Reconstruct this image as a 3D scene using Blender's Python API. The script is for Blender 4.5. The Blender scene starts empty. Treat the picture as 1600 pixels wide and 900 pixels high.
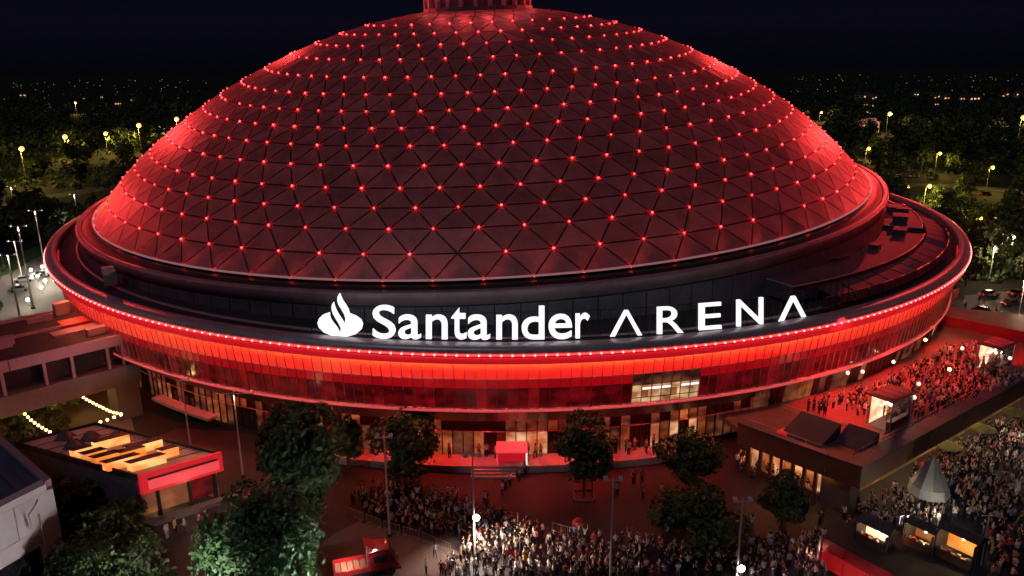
import bpy, math, random
import numpy as np
from mathutils import Vector, Matrix, noise
random.seed(11)
S = bpy.context.scene
COL = S.collection
PI = math.pi

# ------------------------------------------------------------------ camera
CAMH, FPX, PITCH, ROLL = 49.0, 1200.0, 0.27848767, -0.00856414
FWD = Vector((0, math.cos(PITCH), -math.sin(PITCH)))
UP0 = Vector((0, math.sin(PITCH), math.cos(PITCH)))
RT0 = Vector((1, 0, 0))
RT = RT0 * math.cos(ROLL) + UP0 * math.sin(ROLL)
UP = -RT0 * math.sin(ROLL) + UP0 * math.cos(ROLL)
cam = bpy.data.objects.new('camera', bpy.data.cameras.new('camera'))
COL.objects.link(cam)
cam.matrix_world = Matrix(((RT.x, UP.x, -FWD.x, 0), (RT.y, UP.y, -FWD.y, 0), (RT.z, UP.z, -FWD.z, CAMH), (0, 0, 0, 1)))
cam.data.sensor_width = 36
cam.data.lens = 36 * FPX / 1600
cam.data.clip_start = 1
cam.data.clip_end = 30000
S.camera = cam

# ------------------------------------------------------------------ world: clear night sky, faint glow at the horizon
W = bpy.data.worlds.new("World"); S.world = W; W.use_nodes = True
nt = W.node_tree; bg = nt.nodes['Background']
tc = nt.nodes.new('ShaderNodeTexCoord'); sx = nt.nodes.new('ShaderNodeSeparateXYZ'); rp_ = nt.nodes.new('ShaderNodeValToRGB')
nt.links.new(tc.outputs['Generated'], sx.inputs[0]); nt.links.new(sx.outputs['Z'], rp_.inputs[0]); nt.links.new(rp_.outputs[0], bg.inputs[0])
cr = rp_.color_ramp
cr.elements[0].position = 0.0; cr.elements[0].color = (0.0013, 0.0013, 0.0032, 1)
e_ = cr.elements.new(0.055); e_.color = (0.0030, 0.0028, 0.0072, 1)
cr.elements[2].position = 0.15; cr.elements[2].color = (0.0008, 0.0017, 0.0050, 1)
bg.inputs[1].default_value = 1.0
S.view_settings.view_transform = 'Standard'; S.view_settings.look = 'None'
S.view_settings.exposure = 0; S.view_settings.gamma = 1

# ------------------------------------------------------------------ moon: one faint, cool, soft sun
mo = bpy.data.lights.new('moon', 'SUN'); mo.energy = 0.25; mo.angle = math.radians(8); mo.color = (0.86, 0.80, 1.0)
mob = bpy.data.objects.new('moon', mo); COL.objects.link(mob)
mob.rotation_euler = (math.radians(38), 0, math.radians(-25))

S.cycles.use_denoising = True
S.cycles.max_bounces = 5
S.cycles.diffuse_bounces = 2
S.cycles.glossy_bounces = 2
S.cycles.transmission_bounces = 3
S.cycles.sample_clamp_indirect = 4
S.cycles.caustics_reflective = False
S.cycles.caustics_refractive = False

def lamp(name, loc, power, color, radius=0.3, kind='POINT', aim=None, spot=None, blend=0.6, size=None):
    l = bpy.data.lights.new(name, kind); l.energy = power; l.color = color
    if kind == 'AREA':
        l.shape = 'RECTANGLE'; l.size, l.size_y = size or (2, 2)
    else:
        l.shadow_soft_size = radius
    if kind == 'SPOT':
        l.spot_size = math.radians(spot or 90); l.spot_blend = blend
    o = bpy.data.objects.new(name, l); COL.objects.link(o); o.location = loc
    if aim is not None:
        o.rotation_euler = (Vector(aim) - Vector(loc)).to_track_quat('-Z', 'Y').to_euler()
    return o

# ------------------------------------------------------------------ helpers
def ray(px, py):
    return (FWD + RT * ((px - 800) / FPX) + UP * ((450 - py) / FPX))
def at(px, py, z=0.0):
    d = ray(px, py); t = (z - CAMH) / d.z
    return Vector((d.x * t, d.y * t, z))
def pj(p):
    v = Vector(p) - Vector((0, 0, CAMH)); dz = v.dot(FWD)
    return (800 + FPX * v.dot(RT) / dz, 450 - FPX * v.dot(UP) / dz)
def h_at(base, ytop):
    lo, hi = 0.0, 60.0
    for _ in range(40):
        m = (lo + hi) / 2
        if pj((base[0], base[1], base[2] + m))[1] > ytop: lo = m
        else: hi = m
    return lo

class MB:
    def __init__(s): s.v = []; s.f = []; s.m = []; s.sm = []
    def poly(s, pts, m=0, smooth=False):
        n = len(s.v); s.v += [tuple(p) for p in pts]; s.f.append(tuple(range(n, n + len(pts)))); s.m.append(m); s.sm.append(smooth)
    def raw(s, vs, fs, m=0, smooth=False):
        n = len(s.v); s.v += [tuple(p) for p in vs]
        for f in fs: s.f.append(tuple(i + n for i in f)); s.m.append(m); s.sm.append(smooth)
    def hexa(s, b, t, m=0):     # 4 bottom points, 4 top points
        s.raw(list(b) + list(t), [(3, 2, 1, 0), (4, 5, 6, 7), (0, 1, 5, 4), (1, 2, 6, 5), (2, 3, 7, 6), (3, 0, 4, 7)], m)
    def box(s, c, d, rz=0.0, m=0):
        x, y, z = d[0] / 2, d[1] / 2, d[2] / 2; co, si = math.cos(rz), math.sin(rz)
        p = [(c[0] + a * co - b * si, c[1] + a * si + b * co, c[2]) for a, b in ((-x, -y), (x, -y), (x, y), (-x, y))]
        s.hexa([(q[0], q[1], q[2] - z) for q in p], [(q[0], q[1], q[2] + z) for q in p], m)
    def prism(s, pts, z0, z1, m=0):
        n = len(pts); v = [(p[0], p[1], z0) for p in pts] + [(p[0], p[1], z1) for p in pts]
        f = [tuple(range(n - 1, -1, -1)), tuple(range(n, 2 * n))] + [(i, (i + 1) % n, (i + 1) % n + n, i + n) for i in range(n)]
        s.raw(v, f, m)
    def tube(s, p0, p1, r0, r1=None, n=8, m=0, cap=True):
        r1 = r0 if r1 is None else r1
        p0 = Vector(p0); p1 = Vector(p1); d = (p1 - p0).normalized()
        a = d.orthogonal().normalized(); b = d.cross(a)
        vs = []
        for p, r in ((p0, r0), (p1, r1)):
            for i in range(n):
                t = 2 * PI * i / n; vs.append(p + a * (math.cos(t) * r) + b * (math.sin(t) * r))
        s.raw(vs, [(i, (i + 1) % n, (i + 1) % n + n, i + n) for i in range(n)], m, True)
        if cap: s.raw(vs, [tuple(range(n - 1, -1, -1)), tuple(range(n, 2 * n))], m)
    def path(s, pts, r, n=6, m=0):
        for i in range(len(pts) - 1): s.tube(pts[i], pts[i + 1], r, r, n, m)
    def ball(s, c, r, seg=8, rings=5, m=0, sc=(1, 1, 1)):
        vs = [(c[0], c[1], c[2] + r * sc[2])]
        for j in range(1, rings):
            t = PI * j / rings
            for i in range(seg):
                a = 2 * PI * i / seg
                vs.append((c[0] + r * sc[0] * math.sin(t) * math.cos(a), c[1] + r * sc[1] * math.sin(t) * math.sin(a), c[2] + r * sc[2] * math.cos(t)))
        vs.append((c[0], c[1], c[2] - r * sc[2])); L = len(vs) - 1
        fs = [(0, 1 + i, 1 + (i + 1) % seg) for i in range(seg)]
        for j in range(rings - 2):
            o = 1 + j * seg
            fs += [(o + i, o + seg + i, o + seg + (i + 1) % seg, o + (i + 1) % seg) for i in range(seg)]
        o = 1 + (rings - 2) * seg
        fs += [(L, o + (i + 1) % seg, o + i) for i in range(seg)]
        s.raw(vs, fs, m, True)
    def mesh(s, name, mats, off=None):
        me = bpy.data.meshes.new(name)
        v = s.v if off is None else [(p[0] - off[0], p[1] - off[1], p[2] - off[2]) for p in s.v]
        me.from_pydata(v, [], s.f)
        for m in (mats if isinstance(mats, (list, tuple)) else [mats]): me.materials.append(m)
        me.polygons.foreach_set('material_index', s.m)
        me.polygons.foreach_set('use_smooth', s.sm)
        me.update()
        return me

def thing(name, label, cat, loc=(0, 0, 0), rz=0.0, group=None, mesh=None):
    o = bpy.data.objects.new(name, mesh); COL.objects.link(o)
    o.location = loc; o.rotation_euler = (0, 0, rz); o['label'] = label; o['category'] = cat
    if group: o['group'] = group
    return o
def obj(name, me, parent=None, label=None, kind=None, loc=None):
    o = bpy.data.objects.new(name, me); COL.objects.link(o)
    if parent: o.parent = parent
    if loc is not None: o.location = loc
    if label: o['label'] = label
    if kind: o['kind'] = kind
    return o
def kids(o): return [c for c in bpy.data.objects if c.parent == o]
def copy_tree(o, loc=None, rz=None, label=None, parent=None):
    c = o.copy(); COL.objects.link(c)
    if parent: c.parent = parent
    for ch in CH.get(o.name) or o.children: copy_tree(ch, parent=c)
    if loc is not None: c.location = loc
    if rz is not None: c.rotation_euler = (0, 0, rz)
    if label: c['label'] = label
    return c
CH = {}

# ------------------------------------------------------------------ materials (all procedural)
def mat(name, col, rough=0.6, metal=0.0, emit=None, es=0.0, nscale=None, namt=0.25, bump=0.0, spec=0.4, ecol2=None, coat=0.0, trans=0.0, rand=0.0):
    m = bpy.data.materials.new(name); m.use_nodes = True
    t = m.node_tree; b = t.nodes['Principled BSDF']
    b.inputs['Base Color'].default_value = (*col, 1); b.inputs['Roughness'].default_value = rough
    b.inputs['Metallic'].default_value = metal; b.inputs['Specular IOR Level'].default_value = spec
    if coat: b.inputs['Coat Weight'].default_value = coat
    if trans: b.inputs['Transmission Weight'].default_value = trans
    if nscale:
        tc = t.nodes.new('ShaderNodeTexCoord'); n = t.nodes.new('ShaderNodeTexNoise'); n.inputs['Scale'].default_value = nscale
        n.inputs['Detail'].default_value = 6; n.inputs['Roughness'].default_value = 0.65
        r = t.nodes.new('ShaderNodeMapRange'); r.inputs[1].default_value = 0.3; r.inputs[2].default_value = 0.7
        r.inputs[3].default_value = 1 - namt; r.inputs[4].default_value = 1 + namt
        mx = t.nodes.new('ShaderNodeMix'); mx.data_type = 'RGBA'; mx.blend_type = 'MULTIPLY'; mx.inputs[0].default_value = 1
        mx.inputs[6].default_value = (*col, 1)
        t.links.new(tc.outputs['Object'], n.inputs['Vector']); t.links.new(n.outputs[0], r.inputs[0])
        t.links.new(r.outputs[0], mx.inputs[7]); t.links.new(mx.outputs[2], b.inputs['Base Color'])
        if bump:
            bp = t.nodes.new('ShaderNodeBump'); bp.inputs['Strength'].default_value = bump; bp.inputs['Distance'].default_value = 0.1
            t.links.new(n.outputs[0], bp.inputs['Height']); t.links.new(bp.outputs[0], b.inputs['Normal'])
    if emit:
        b.inputs['Emission Color'].default_value = (*emit, 1); b.inputs['Emission Strength'].default_value = es
        if ecol2:   # uneven glow: lit interiors, painted glow on red glass and a far wall
            tc = t.nodes.new('ShaderNodeTexCoord'); n = t.nodes.new('ShaderNodeTexNoise'); n.inputs['Scale'].default_value = 0.5
            n.inputs['Detail'].default_value = 1.5
            mp = t.nodes.new('ShaderNodeMapping'); mp.inputs['Scale'].default_value = (1, 1, 1.7)
            rr = t.nodes.new('ShaderNodeValToRGB'); rr.color_ramp.elements[0].position = 0.38; rr.color_ramp.elements[1].position = 0.66
            rr.color_ramp.elements[0].color = (*ecol2, 1); rr.color_ramp.elements[1].color = (*emit, 1)
            t.links.new(tc.outputs['Object'], mp.inputs[0]); t.links.new(mp.outputs[0], n.inputs['Vector'])
            t.links.new(n.outputs[0], rr.inputs[0]); t.links.new(rr.outputs[0], b.inputs['Emission Color'])
    if rand:   # every loose piece a little lighter or darker
        g = t.nodes.new('ShaderNodeNewGeometry'); r2 = t.nodes.new('ShaderNodeMapRange'); r2.inputs[3].default_value = 1 - rand; r2.inputs[4].default_value = 1 + rand
        oi = t.nodes.new('ShaderNodeObjectInfo'); ad = t.nodes.new('ShaderNodeMath'); ad.operation = 'ADD'; fr = t.nodes.new('ShaderNodeMath'); fr.operation = 'FRACT'
        t.links.new(g.outputs['Random Per Island'], ad.inputs[0]); t.links.new(oi.outputs['Random'], ad.inputs[1]); t.links.new(ad.outputs[0], fr.inputs[0]); t.links.new(fr.outputs[0], r2.inputs[0])
        if emit:
            ml = t.nodes.new('ShaderNodeMath'); ml.operation = 'MULTIPLY'; ml.inputs[1].default_value = es; t.links.new(r2.outputs[0], ml.inputs[0]); t.links.new(ml.outputs[0], b.inputs['Emission Strength'])
        if nscale:
            m2 = t.nodes.new('ShaderNodeMix'); m2.data_type = 'RGBA'; m2.blend_type = 'MULTIPLY'; m2.inputs[0].default_value = 1
            t.links.new(mx.outputs[2], m2.inputs[6]); t.links.new(r2.outputs[0], m2.inputs[7]); t.links.new(m2.outputs[2], b.inputs['Base Color'])
    return m

M = {}
M['panel'] = mat('dome_panel', (0.40, 0.130, 0.125), 0.45, 0.0, nscale=0.35, namt=0.3, bump=0.05, spec=0.5, rand=0.2)
M['joint'] = mat('dome_joint', (0.045, 0.010, 0.011), 0.6)
M['node'] = mat('node_lamp', (0.2, 0.02, 0.02), emit=(1, 0.013, 0.015), es=38, rand=0.5)
M['rimmetal'] = mat('rim_metal', (0.42, 0.36, 0.38), 0.38, 0.3, nscale=0.4, namt=0.15)
M['lip'] = mat('drum_lip', (0.30, 0.22, 0.24), 0.45, 0.2, nscale=0.5, namt=0.2)
M['drum'] = mat('drum_cladding', (0.085, 0.095, 0.12), 0.5, 0.1, nscale=0.4, namt=0.3)
M['roofdark'] = mat('roof_felt', (0.035, 0.033, 0.042), 0.7, nscale=0.3, namt=0.35, bump=0.1)
M['slab'] = mat('roof_slab', (0.07, 0.065, 0.08), 0.6, nscale=0.25, namt=0.3, bump=0.1)
M['skylight'] = mat('roof_glass', (0.10, 0.13, 0.17), 0.2, 0.2, nscale=0.5, namt=0.4)
M['black'] = mat('black_metal', (0.02, 0.02, 0.022), 0.5, nscale=2, namt=0.3)
M['redpanel'] = mat('lit_red_panel', (0.60, 0.44, 0.17), 0.5, 0, emit=(1.0, 0.001, 0.012), es=0.80, spec=0.2, rand=0.10)  # panels glow by emission, standing in for the red wash
M['redfascia'] = mat('red_fascia', (0.40, 0.03, 0.03), 0.4, 0.2, nscale=0.6, namt=0.15)
M['cove'] = mat('cove_strip', (0.5, 0.1, 0.05), emit=(1.0, 0.21, 0.09), es=100)
M['bulb'] = mat('rim_bulb', (0.5, 0.1, 0.1), emit=(1.0, 0.26, 0.22), es=6)
M['glass'] = mat('red_glow_glass', (0.05, 0.007, 0.009), 0.12, 0.0, emit=(1.0, 0.012, 0.025), es=0.12, rand=0.3, ecol2=(0.25, 0.002, 0.006), spec=0.8, coat=0.3)  # dark panes; red reflection and inner light put in as emission
M['glass2'] = mat('red_glow_glass_tinted', (0.08, 0.012, 0.014), 0.2, 0.0, emit=(1.0, 0.012, 0.025), es=0.18, rand=0.3, ecol2=(0.3, 0.003, 0.008), spec=0.7)
M['glassup'] = mat('red_lit_glass', (0.10, 0.012, 0.014), 0.2, 0.0, emit=(1.0, 0.004, 0.014), es=0.30, spec=0.7, rand=0.15)  # brighter piece of the painted glow, for its fade downwards
M['railglow'] = mat('rail_glow_strip', (0.5, 0.1, 0.1), emit=(1.0, 0.10, 0.12), es=0.50)
M['mullion'] = mat('mullion_metal', (0.42, 0.30, 0.30), 0.35, 0.4, nscale=1.0, namt=0.15)
M['rail'] = mat('rail_metal', (0.55, 0.30, 0.30), 0.4, 0.1, nscale=0.5, namt=0.15)
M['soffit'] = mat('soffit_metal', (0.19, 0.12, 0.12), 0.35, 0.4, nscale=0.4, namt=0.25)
M['room'] = mat('lit_room_glass', (0.3, 0.2, 0.1), 0.3, emit=(1.0, 0.66, 0.33), es=0.7, ecol2=(0.40, 0.13, 0.04), rand=.3)
M['roomdim'] = mat('dim_room_glass', (0.2, 0.1, 0.06), 0.3, emit=(0.80, 0.26, 0.08), es=0.36, ecol2=(0.22, 0.05, 0.015), rand=.4)
M['roomlow'] = mat('faint_room_glass', (0.1, 0.05, 0.04), 0.25, emit=(0.30, 0.09, 0.04), es=0.45, ecol2=(0.04, 0.01, 0.008))
M['ledge'] = mat('ledge_stone', (0.45, 0.34, 0.32), 0.6, nscale=0.6, namt=0.2)
M['sign'] = mat('sign_white', (0.8, 0.8, 0.8), 0.4, emit=(1.0, 0.985, 1.0), es=1.15)
M['concrete'] = mat('concrete', (0.12, 0.10, 0.10), 0.75, nscale=0.35, namt=0.22, bump=0.15)
M['palewall'] = mat('pale_render', (0.62, 0.57, 0.57), 0.65, nscale=0.22, namt=0.10, bump=0.06)
M['whitefascia'] = mat('white_fascia', (0.30, 0.215, 0.25), 0.5, nscale=0.3, namt=0.14)
M['asphalt'] = mat('plaza_asphalt', (0.020, 0.019, 0.024), 0.6, nscale=0.16, namt=0.6, bump=0.15)
M['paving'] = mat('plaza_paving', (0.095, 0.075, 0.07), 0.6, nscale=0.14, namt=0.35, bump=0.12)
M['ground'] = mat('park_ground', (0.012, 0.015, 0.008), 0.9, nscale=0.02, namt=0.5)
M['lawn'] = mat('lawn', (0.05, 0.10, 0.025), 0.9, nscale=0.3, namt=0.4)
M['road'] = mat('park_road', (0.10, 0.095, 0.09), 0.7, nscale=0.08, namt=0.25)
M['parking'] = mat('car_park', (0.20, 0.185, 0.165), 0.7, nscale=0.1, namt=0.25)
M['brown'] = mat('brown_fascia', (0.17, 0.085, 0.055), 0.45, 0.2, nscale=0.25, namt=0.25)
M['bluecap'] = mat('slate_capping', (0.07, 0.085, 0.12), 0.4, 0.3, nscale=0.4, namt=0.2)
M['deck'] = mat('terrace_deck', (0.14, 0.07, 0.065), 0.5, nscale=0.4, namt=0.3)
M['cream'] = mat('cream_wall', (0.50, 0.40, 0.20), 0.7, nscale=0.3, namt=0.2)
M['steel'] = mat('galvanised_steel', (0.45, 0.43, 0.44), 0.4, 0.6, nscale=1.5, namt=0.15)
M['clearglass'] = mat('clear_glass', (0.9, 0.9, 0.9), 0.03, trans=0.94, spec=0.5)
M['kiosklight'] = mat('kiosk_glow', (0.8, 0.6, 0.5), emit=(1.0, 0.62, 0.42), es=2.2, ecol2=(0.9, 0.28, 0.13))
M['redboard'] = mat('red_board', (0.45, 0.02, 0.03), 0.4, nscale=0.4, namt=0.15)
M['redglow'] = mat('glowing_red_board', (0.5, 0.03, 0.04), 0.4, emit=(1.0, 0.012, 0.028), es=0.42, nscale=0.4, namt=0.1)
M['redglow2'] = mat('faint_red_glow_board', (0.45, 0.025, 0.03), 0.4, emit=(1.0, 0.012, 0.02), es=0.16, nscale=0.4, namt=0.1)
M['pinksign'] = mat('lit_pink_board', (0.6, 0.1, 0.12), 0.4, emit=(1.0, 0.07, 0.085), es=0.62)
M['warmbox'] = mat('warm_rooflight', (0.8, 0.5, 0.2), emit=(1.0, 0.38, 0.08), es=0.75, ecol2=(0.80, 0.16, 0.02))
M['warmhot'] = mat('hot_rooflight', (0.8, 0.6, 0.3), emit=(1.0, 0.55, 0.19), es=1.2, ecol2=(0.95, 0.19, 0.03))
M['festoon'] = mat('festoon_bulb', (0.8, 0.5, 0.2), emit=(1.0, 0.50, 0.16), es=8)
M['amber'] = mat('amber_lamp', (0.8, 0.5, 0.1), emit=(1.0, 0.40, 0.035), es=3.0)
M['parkpole'] = mat('park_pole', (0.16, 0.15, 0.14), 0.6, nscale=1, namt=0.2)
M['cool'] = mat('white_lamp', (0.8, 0.8, 0.8), emit=(1.0, 0.93, 0.82), es=14)
M['globe'] = mat('globe_glass', (0.8, 0.7, 0.6), emit=(1.0, 0.74, 0.58), es=1.4)
M['floodlens'] = mat('flood_lens', (0.8, 0.8, 0.8), emit=(1.0, 0.80, 0.58), es=30)
M['pole'] = mat('pole_grey', (0.50, 0.47, 0.47), 0.45, 0.2, nscale=1.0, namt=0.15)
M['canvas'] = mat('dark_canvas', (0.055, 0.055, 0.07), 0.8, nscale=0.6, namt=0.25, bump=0.2)
M['tentgrey'] = mat('grey_canvas', (0.30, 0.30, 0.295), 0.75, nscale=0.6, namt=0.2, bump=0.1)
M['tentgrey2'] = mat('grey_canvas_dark', (0.17, 0.17, 0.17), 0.75, nscale=0.6, namt=0.2, bump=0.1)
M['barrier'] = mat('barrier_steel', (0.42, 0.33, 0.24), 0.4, 0.5, nscale=2, namt=0.2)
M['bark'] = mat('bark', (0.10, 0.065, 0.045), 0.9, nscale=3, namt=0.35, bump=0.4)
M['leafa'] = mat('leaf_mid', (0.050, 0.085, 0.022), 0.6, nscale=0.8, namt=0.35)
M['leafb'] = mat('leaf_pale', (0.095, 0.135, 0.035), 0.6, nscale=0.8, namt=0.35)
M['leafc'] = mat('leaf_deep', (0.030, 0.055, 0.018), 0.6, nscale=0.8, namt=0.35)
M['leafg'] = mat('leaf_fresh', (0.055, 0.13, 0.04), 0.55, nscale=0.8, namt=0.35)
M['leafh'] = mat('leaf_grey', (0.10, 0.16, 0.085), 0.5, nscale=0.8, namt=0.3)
M['tyre'] = mat('tyre_rubber', (0.02, 0.02, 0.02), 0.8)
M['carglass'] = mat('car_glass', (0.02, 0.02, 0.025), 0.08, spec=0.8)
M['headlamp'] = mat('head_lamp', (0.8, 0.8, 0.8), emit=(1, 0.9, 0.75), es=6)
M['taillamp'] = mat('tail_lamp', (0.4, 0.02, 0.02), emit=(1, 0.03, 0.02), es=2.0)
M['rooftile'] = mat('house_roof', (0.10, 0.05, 0.035), 0.8, nscale=0.5, namt=0.3)
M['housewall'] = mat('house_wall', (0.30, 0.26, 0.22), 0.8, nscale=0.5, namt=0.2)
M['housewin'] = mat('house_window', (0.8, 0.5, 0.2), emit=(1.0, 0.45, 0.12), es=1.6)
M['housewin2'] = mat('house_window_pale', (0.8, 0.6, 0.4), emit=(1.0, 0.62, 0.36), es=1.1)

# ================================================================== THE ARENA
XR, YR, R, ZR, TRX, TRY = -0.645, 174.795, 91.854, 19.345, -0.00329, 0.01789
XD, YD, RD, ZD, TDX, TDY, HD = -5.705, 174.629, 79.444, 26.588, 0.02987, 0.04454, 34.933
def ring(r, a, z):          # a: angle from the direction facing the camera, to the right
    return Vector((XR + r * math.sin(a), YR - r * math.cos(a), z))
def zt(a): return ZR + TRX * R * math.sin(a) - TRY * R * math.cos(a)
RADS = math.radians

arena = thing('arena', 'huge round arena with a red lit triangulated dome and glowing red facade', 'arena', (XR, YR, 0))
AO = arena.location
def apart(name, mb, m, parent=None, label=None, kind=None):
    return obj(name, mb.mesh(name, m, AO), parent or arena, label, kind)
def sweep(mb, prof, a0, a1, n, m=0, smooth=True, zf=None):
    """prof: list of (radius offset from R, z offset from zt or absolute) swept round the ring"""
    A = [a0 + (a1 - a0) * i / n for i in range(n + 1)]
    vs = []
    for a in A:
        for (dr, z) in prof:
            vs.append(ring(R + dr, a, (zt(a) + z) if zf is None else z))
    k = len(prof); fs = []
    for i in range(n):
        for j in range(k - 1):
            fs.append((i * k + j, i * k + j + 1, (i + 1) * k + j + 1, (i + 1) * k + j))
    mb.raw(vs, fs, m, smooth)

# ---- dome
dn = Vector((-TDX, -TDY, 1)).normalized()
dxa = Vector((1, 0, TDX)).normalized(); dya = dn.cross(dxa)
RS = (RD * RD + HD * HD) / (2 * HD)
DC = Vector((XD, YD, ZD)) + dn * (HD - RS)
ROWS = [(47.43, 76, 676, 438), (45.43, 76, 715, 396.5), (43.45, 76, 677, 357), (41.55, 76, 716, 324), (39.75, 76, 687, 293), (37.66, 76, 721, 258),
        (35.55, 76, 694, 227), (33.57, 76, 725, 199), (31.6, 76, 702, 172.5), (29.3, 74, 731, 146), (26.65, 70, 712, 119), (23.55, 62, 696, 91),
        (20.54, 54, 724, 69), (17.55, 46, 712.5, 51), (14.38, 38, 702.5, 36.5), (11.2, 30, 720, 0), (8.2, 22, 720, 0), (6.4, 18, 720, 0)]
def lerp_tab(x, T): return float(np.interp(x, [t[0] for t in T], [t[1] for t in T]))
KTAB = [(0, .87), (14.4, .89), (20, .906), (26.65, .924), (31.6, .952), (35.55, .971), (41.55, .9925), (47.43, 1.0)]
XTAB = [(0, .025), (14.4, .028), (20, .034), (26.65, .044), (31.6, .038), (35.55, .033), (39.75, .026), (43.45, .012), (45.43, .004), (47.43, 0)]
def circ_pt(r, h, ex, az):
    p = Vector((XD, YD, ZD)) + dxa * (r * math.sin(az)) - dya * (r * math.cos(az)) + dn * h
    p.z += ex * (p.y - YD)
    return p
RT_ = []     # (theta, r, h, ex)
for th, n, px, py in ROWS:
    r = RS * math.sin(RADS(th)) * lerp_tab(th, KTAB); ex = lerp_tab(th, XTAB)
    if py:
        lo, hi = -4.0, 60.0
        for _ in range(40):
            h = (lo + hi) / 2
            if pj(circ_pt(r, h, ex, -0.02))[1] > py: lo = h
            else: hi = h
    else:
        (t1, r1, h1, e1), (t2, r2, h2, e2) = RT_[-1], RT_[-3] if len(RT_) < 16 else RT_[12]
        h = h1 + (h1 - h2) / (r1 * r1 - r2 * r2) * (r * r - r1 * r1)
    RT_.append((th, r, h, ex))
TT = [RADS(q[0]) for q in RT_][::-1]; TR = [q[1] for q in RT_][::-1]; TH_ = [q[2] for q in RT_][::-1]; TE_ = [q[3] for q in RT_][::-1]
def dome(th, az, dr=0.0):
    p = circ_pt(float(np.interp(th, TT, TR)), float(np.interp(th, TT, TH_)), float(np.interp(th, TT, TE_)), az)
    return p + (p - DC).normalized() * dr if dr else p
def dome_az(th, px):
    lo, hi = -.5, .5
    for _ in range(40):
        m = (lo + hi) / 2
        if pj(dome(th, m))[0] < px: lo = m
        else: hi = m
    return lo
rows = []
for th, n, px, py in ROWS:
    a0 = dome_az(RADS(th), px) if py else 0.0
    rows.append((RADS(th), [a0 + 2 * PI * k / n for k in range(n)]))
APEX = RT_[-1][2] + 1.0
tris = []
for i in range(len(rows) - 1):
    ta, A = rows[i]; tb, B = rows[i + 1]
    na, nb = len(A), len(B)
    j0 = min(range(nb), key=lambda j: ((B[j] - A[0]) % (2 * PI)))
    ia, ib = 0, 0
    ua = lambda k: A[0] + 2 * PI * k / na
    b0 = A[0] + ((B[j0] - A[0]) % (2 * PI))
    ub = lambda k: b0 + 2 * PI * k / nb
    while ia < na or ib < nb:
        if ib >= nb or (ia < na and ua(ia + 1) <= ub(ib + 1) - 1e-6 and not (ia + 1 > na)):
            tris.append(((ta, ua(ia)), (ta, ua(ia + 1)), (tb, ub(ib)))); ia += 1
        else:
            tris.append(((ta, ua(ia)), (tb, ub(ib + 1)), (tb, ub(ib)))); ib += 1
shell = MB()
for t in tris: shell.poly([dome(*p, -0.10) for p in t])
dome_o = apart('dome', shell, M['joint'])
camv = Vector((0, 0, CAMH))
def panel_mb(t, gap=0.125):
    p = [dome(*q) for q in t]; c = (p[0] + p[1] + p[2]) / 3; nrm = (c - DC).normalized()
    out = []
    ed = [(p[(i + 1) % 3] - p[i]).length for i in range(3)]
    area = ((p[1] - p[0]).cross(p[2] - p[0])).length / 2
    rin = 2 * area / sum(ed)
    k = max(0.0, 1 - gap / rin)
    inc = (p[0] * ed[1] + p[1] * ed[2] + p[2] * ed[0]) / sum(ed)
    q = [inc + (v - inc) * k for v in p]
    tilt = random.uniform(-0.025, 0.025)
    top = [v + nrm * (0.10 + tilt * (i - 1)) for i, v in enumerate(q)]; bot = [v - nrm * 0.12 for v in q]
    mb = MB(); mb.raw(top + bot, [(0, 1, 2), (0, 3, 4, 1), (1, 4, 5, 2), (2, 5, 3, 0)])
    f = nrm.dot((camv - c).normalized())
    return mb, (area * f / (camv - c).length_squared)
pn = sorted([panel_mb(t) for t in tris], key=lambda x: -x[1])
for mb, s in pn[:300]: obj('roof_panel', mb.mesh('roof_panel', M['panel'], AO), dome_o)
rest = MB()
for mb, s in pn[300:]: rest.raw(mb.v, mb.f)
apart('roof_panels', rest, M['panel'], dome_o, kind='stuff')
nl = MB(); nl.ball((0, 0, 0), 0.14, 6, 4); node_me = nl.mesh('node_light', M['node'])
nodes = []
for th, A in rows[:-3]:
    for a in A: nodes.append((th, a))
nodes = [q for q in nodes if random.random() > 0.015]
def nscore(q):
    p = dome(*q, 0.25); nrm = (p - DC).normalized(); f = nrm.dot((camv - p).normalized())
    return (camv - p).length + (0 if f > 0.02 else 1000)
nodes.sort(key=nscore)
for q in nodes[:300]:
    obj('node_light', node_me, dome_o, loc=dome(*q, 0.13) - AO)
nb_ = MB()
for q in nodes[300:]: nb_.ball(dome(*q, 0.13), 0.14, 6, 4)
apart('node_lights', nb_, M['node'], dome_o, kind='stuff')
# pale rim under the dome, drum and lip
def dring(r, az, h): return Vector((XD, YD, ZD)) + dxa * (r * math.sin(az)) - dya * (r * math.cos(az)) + dn * h
def dsweep(mb, prof, n=180, m=0, floor=None):
    k = len(prof); vs = []
    for i in range(n):
        a = 2 * PI * i / n
        for r, h in prof:
            p = dring(r, a, h or 0)
            if h is None: p.z = floor
            vs.append(p)
    fs = []
    for i in range(n):
        for j in range(k - 1):
            i2 = (i + 1) % n
            fs.append((i * k + j, i2 * k + j, i2 * k + j + 1, i * k + j + 1))
    mb.raw(vs, fs, m, True)
mb = MB(); dsweep(mb, [(79.5, 0.10), (79.72, 0.10), (79.76, -0.12), (79.4, -0.16)]); apart('dome_rim', mb, mat('rim_glow', (0.5, 0.3, 0.3), emit=(1.0, 0.45, 0.47), es=0.2))  # rim glows by emission to look lit pinkish
mb = MB(); dsweep(mb, [(79.4, -0.6), (81.5, -0.8), (81.6, -1.6), (81.4, -1.65)]); apart('gutter', mb, M['black'])
drum_w = MB(); dsweep(drum_w, [(81.5, -0.9), (81.9, -1.9), (82.05, None)], floor=16.0)
drum = apart('drum', drum_w, M['black'])
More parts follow.
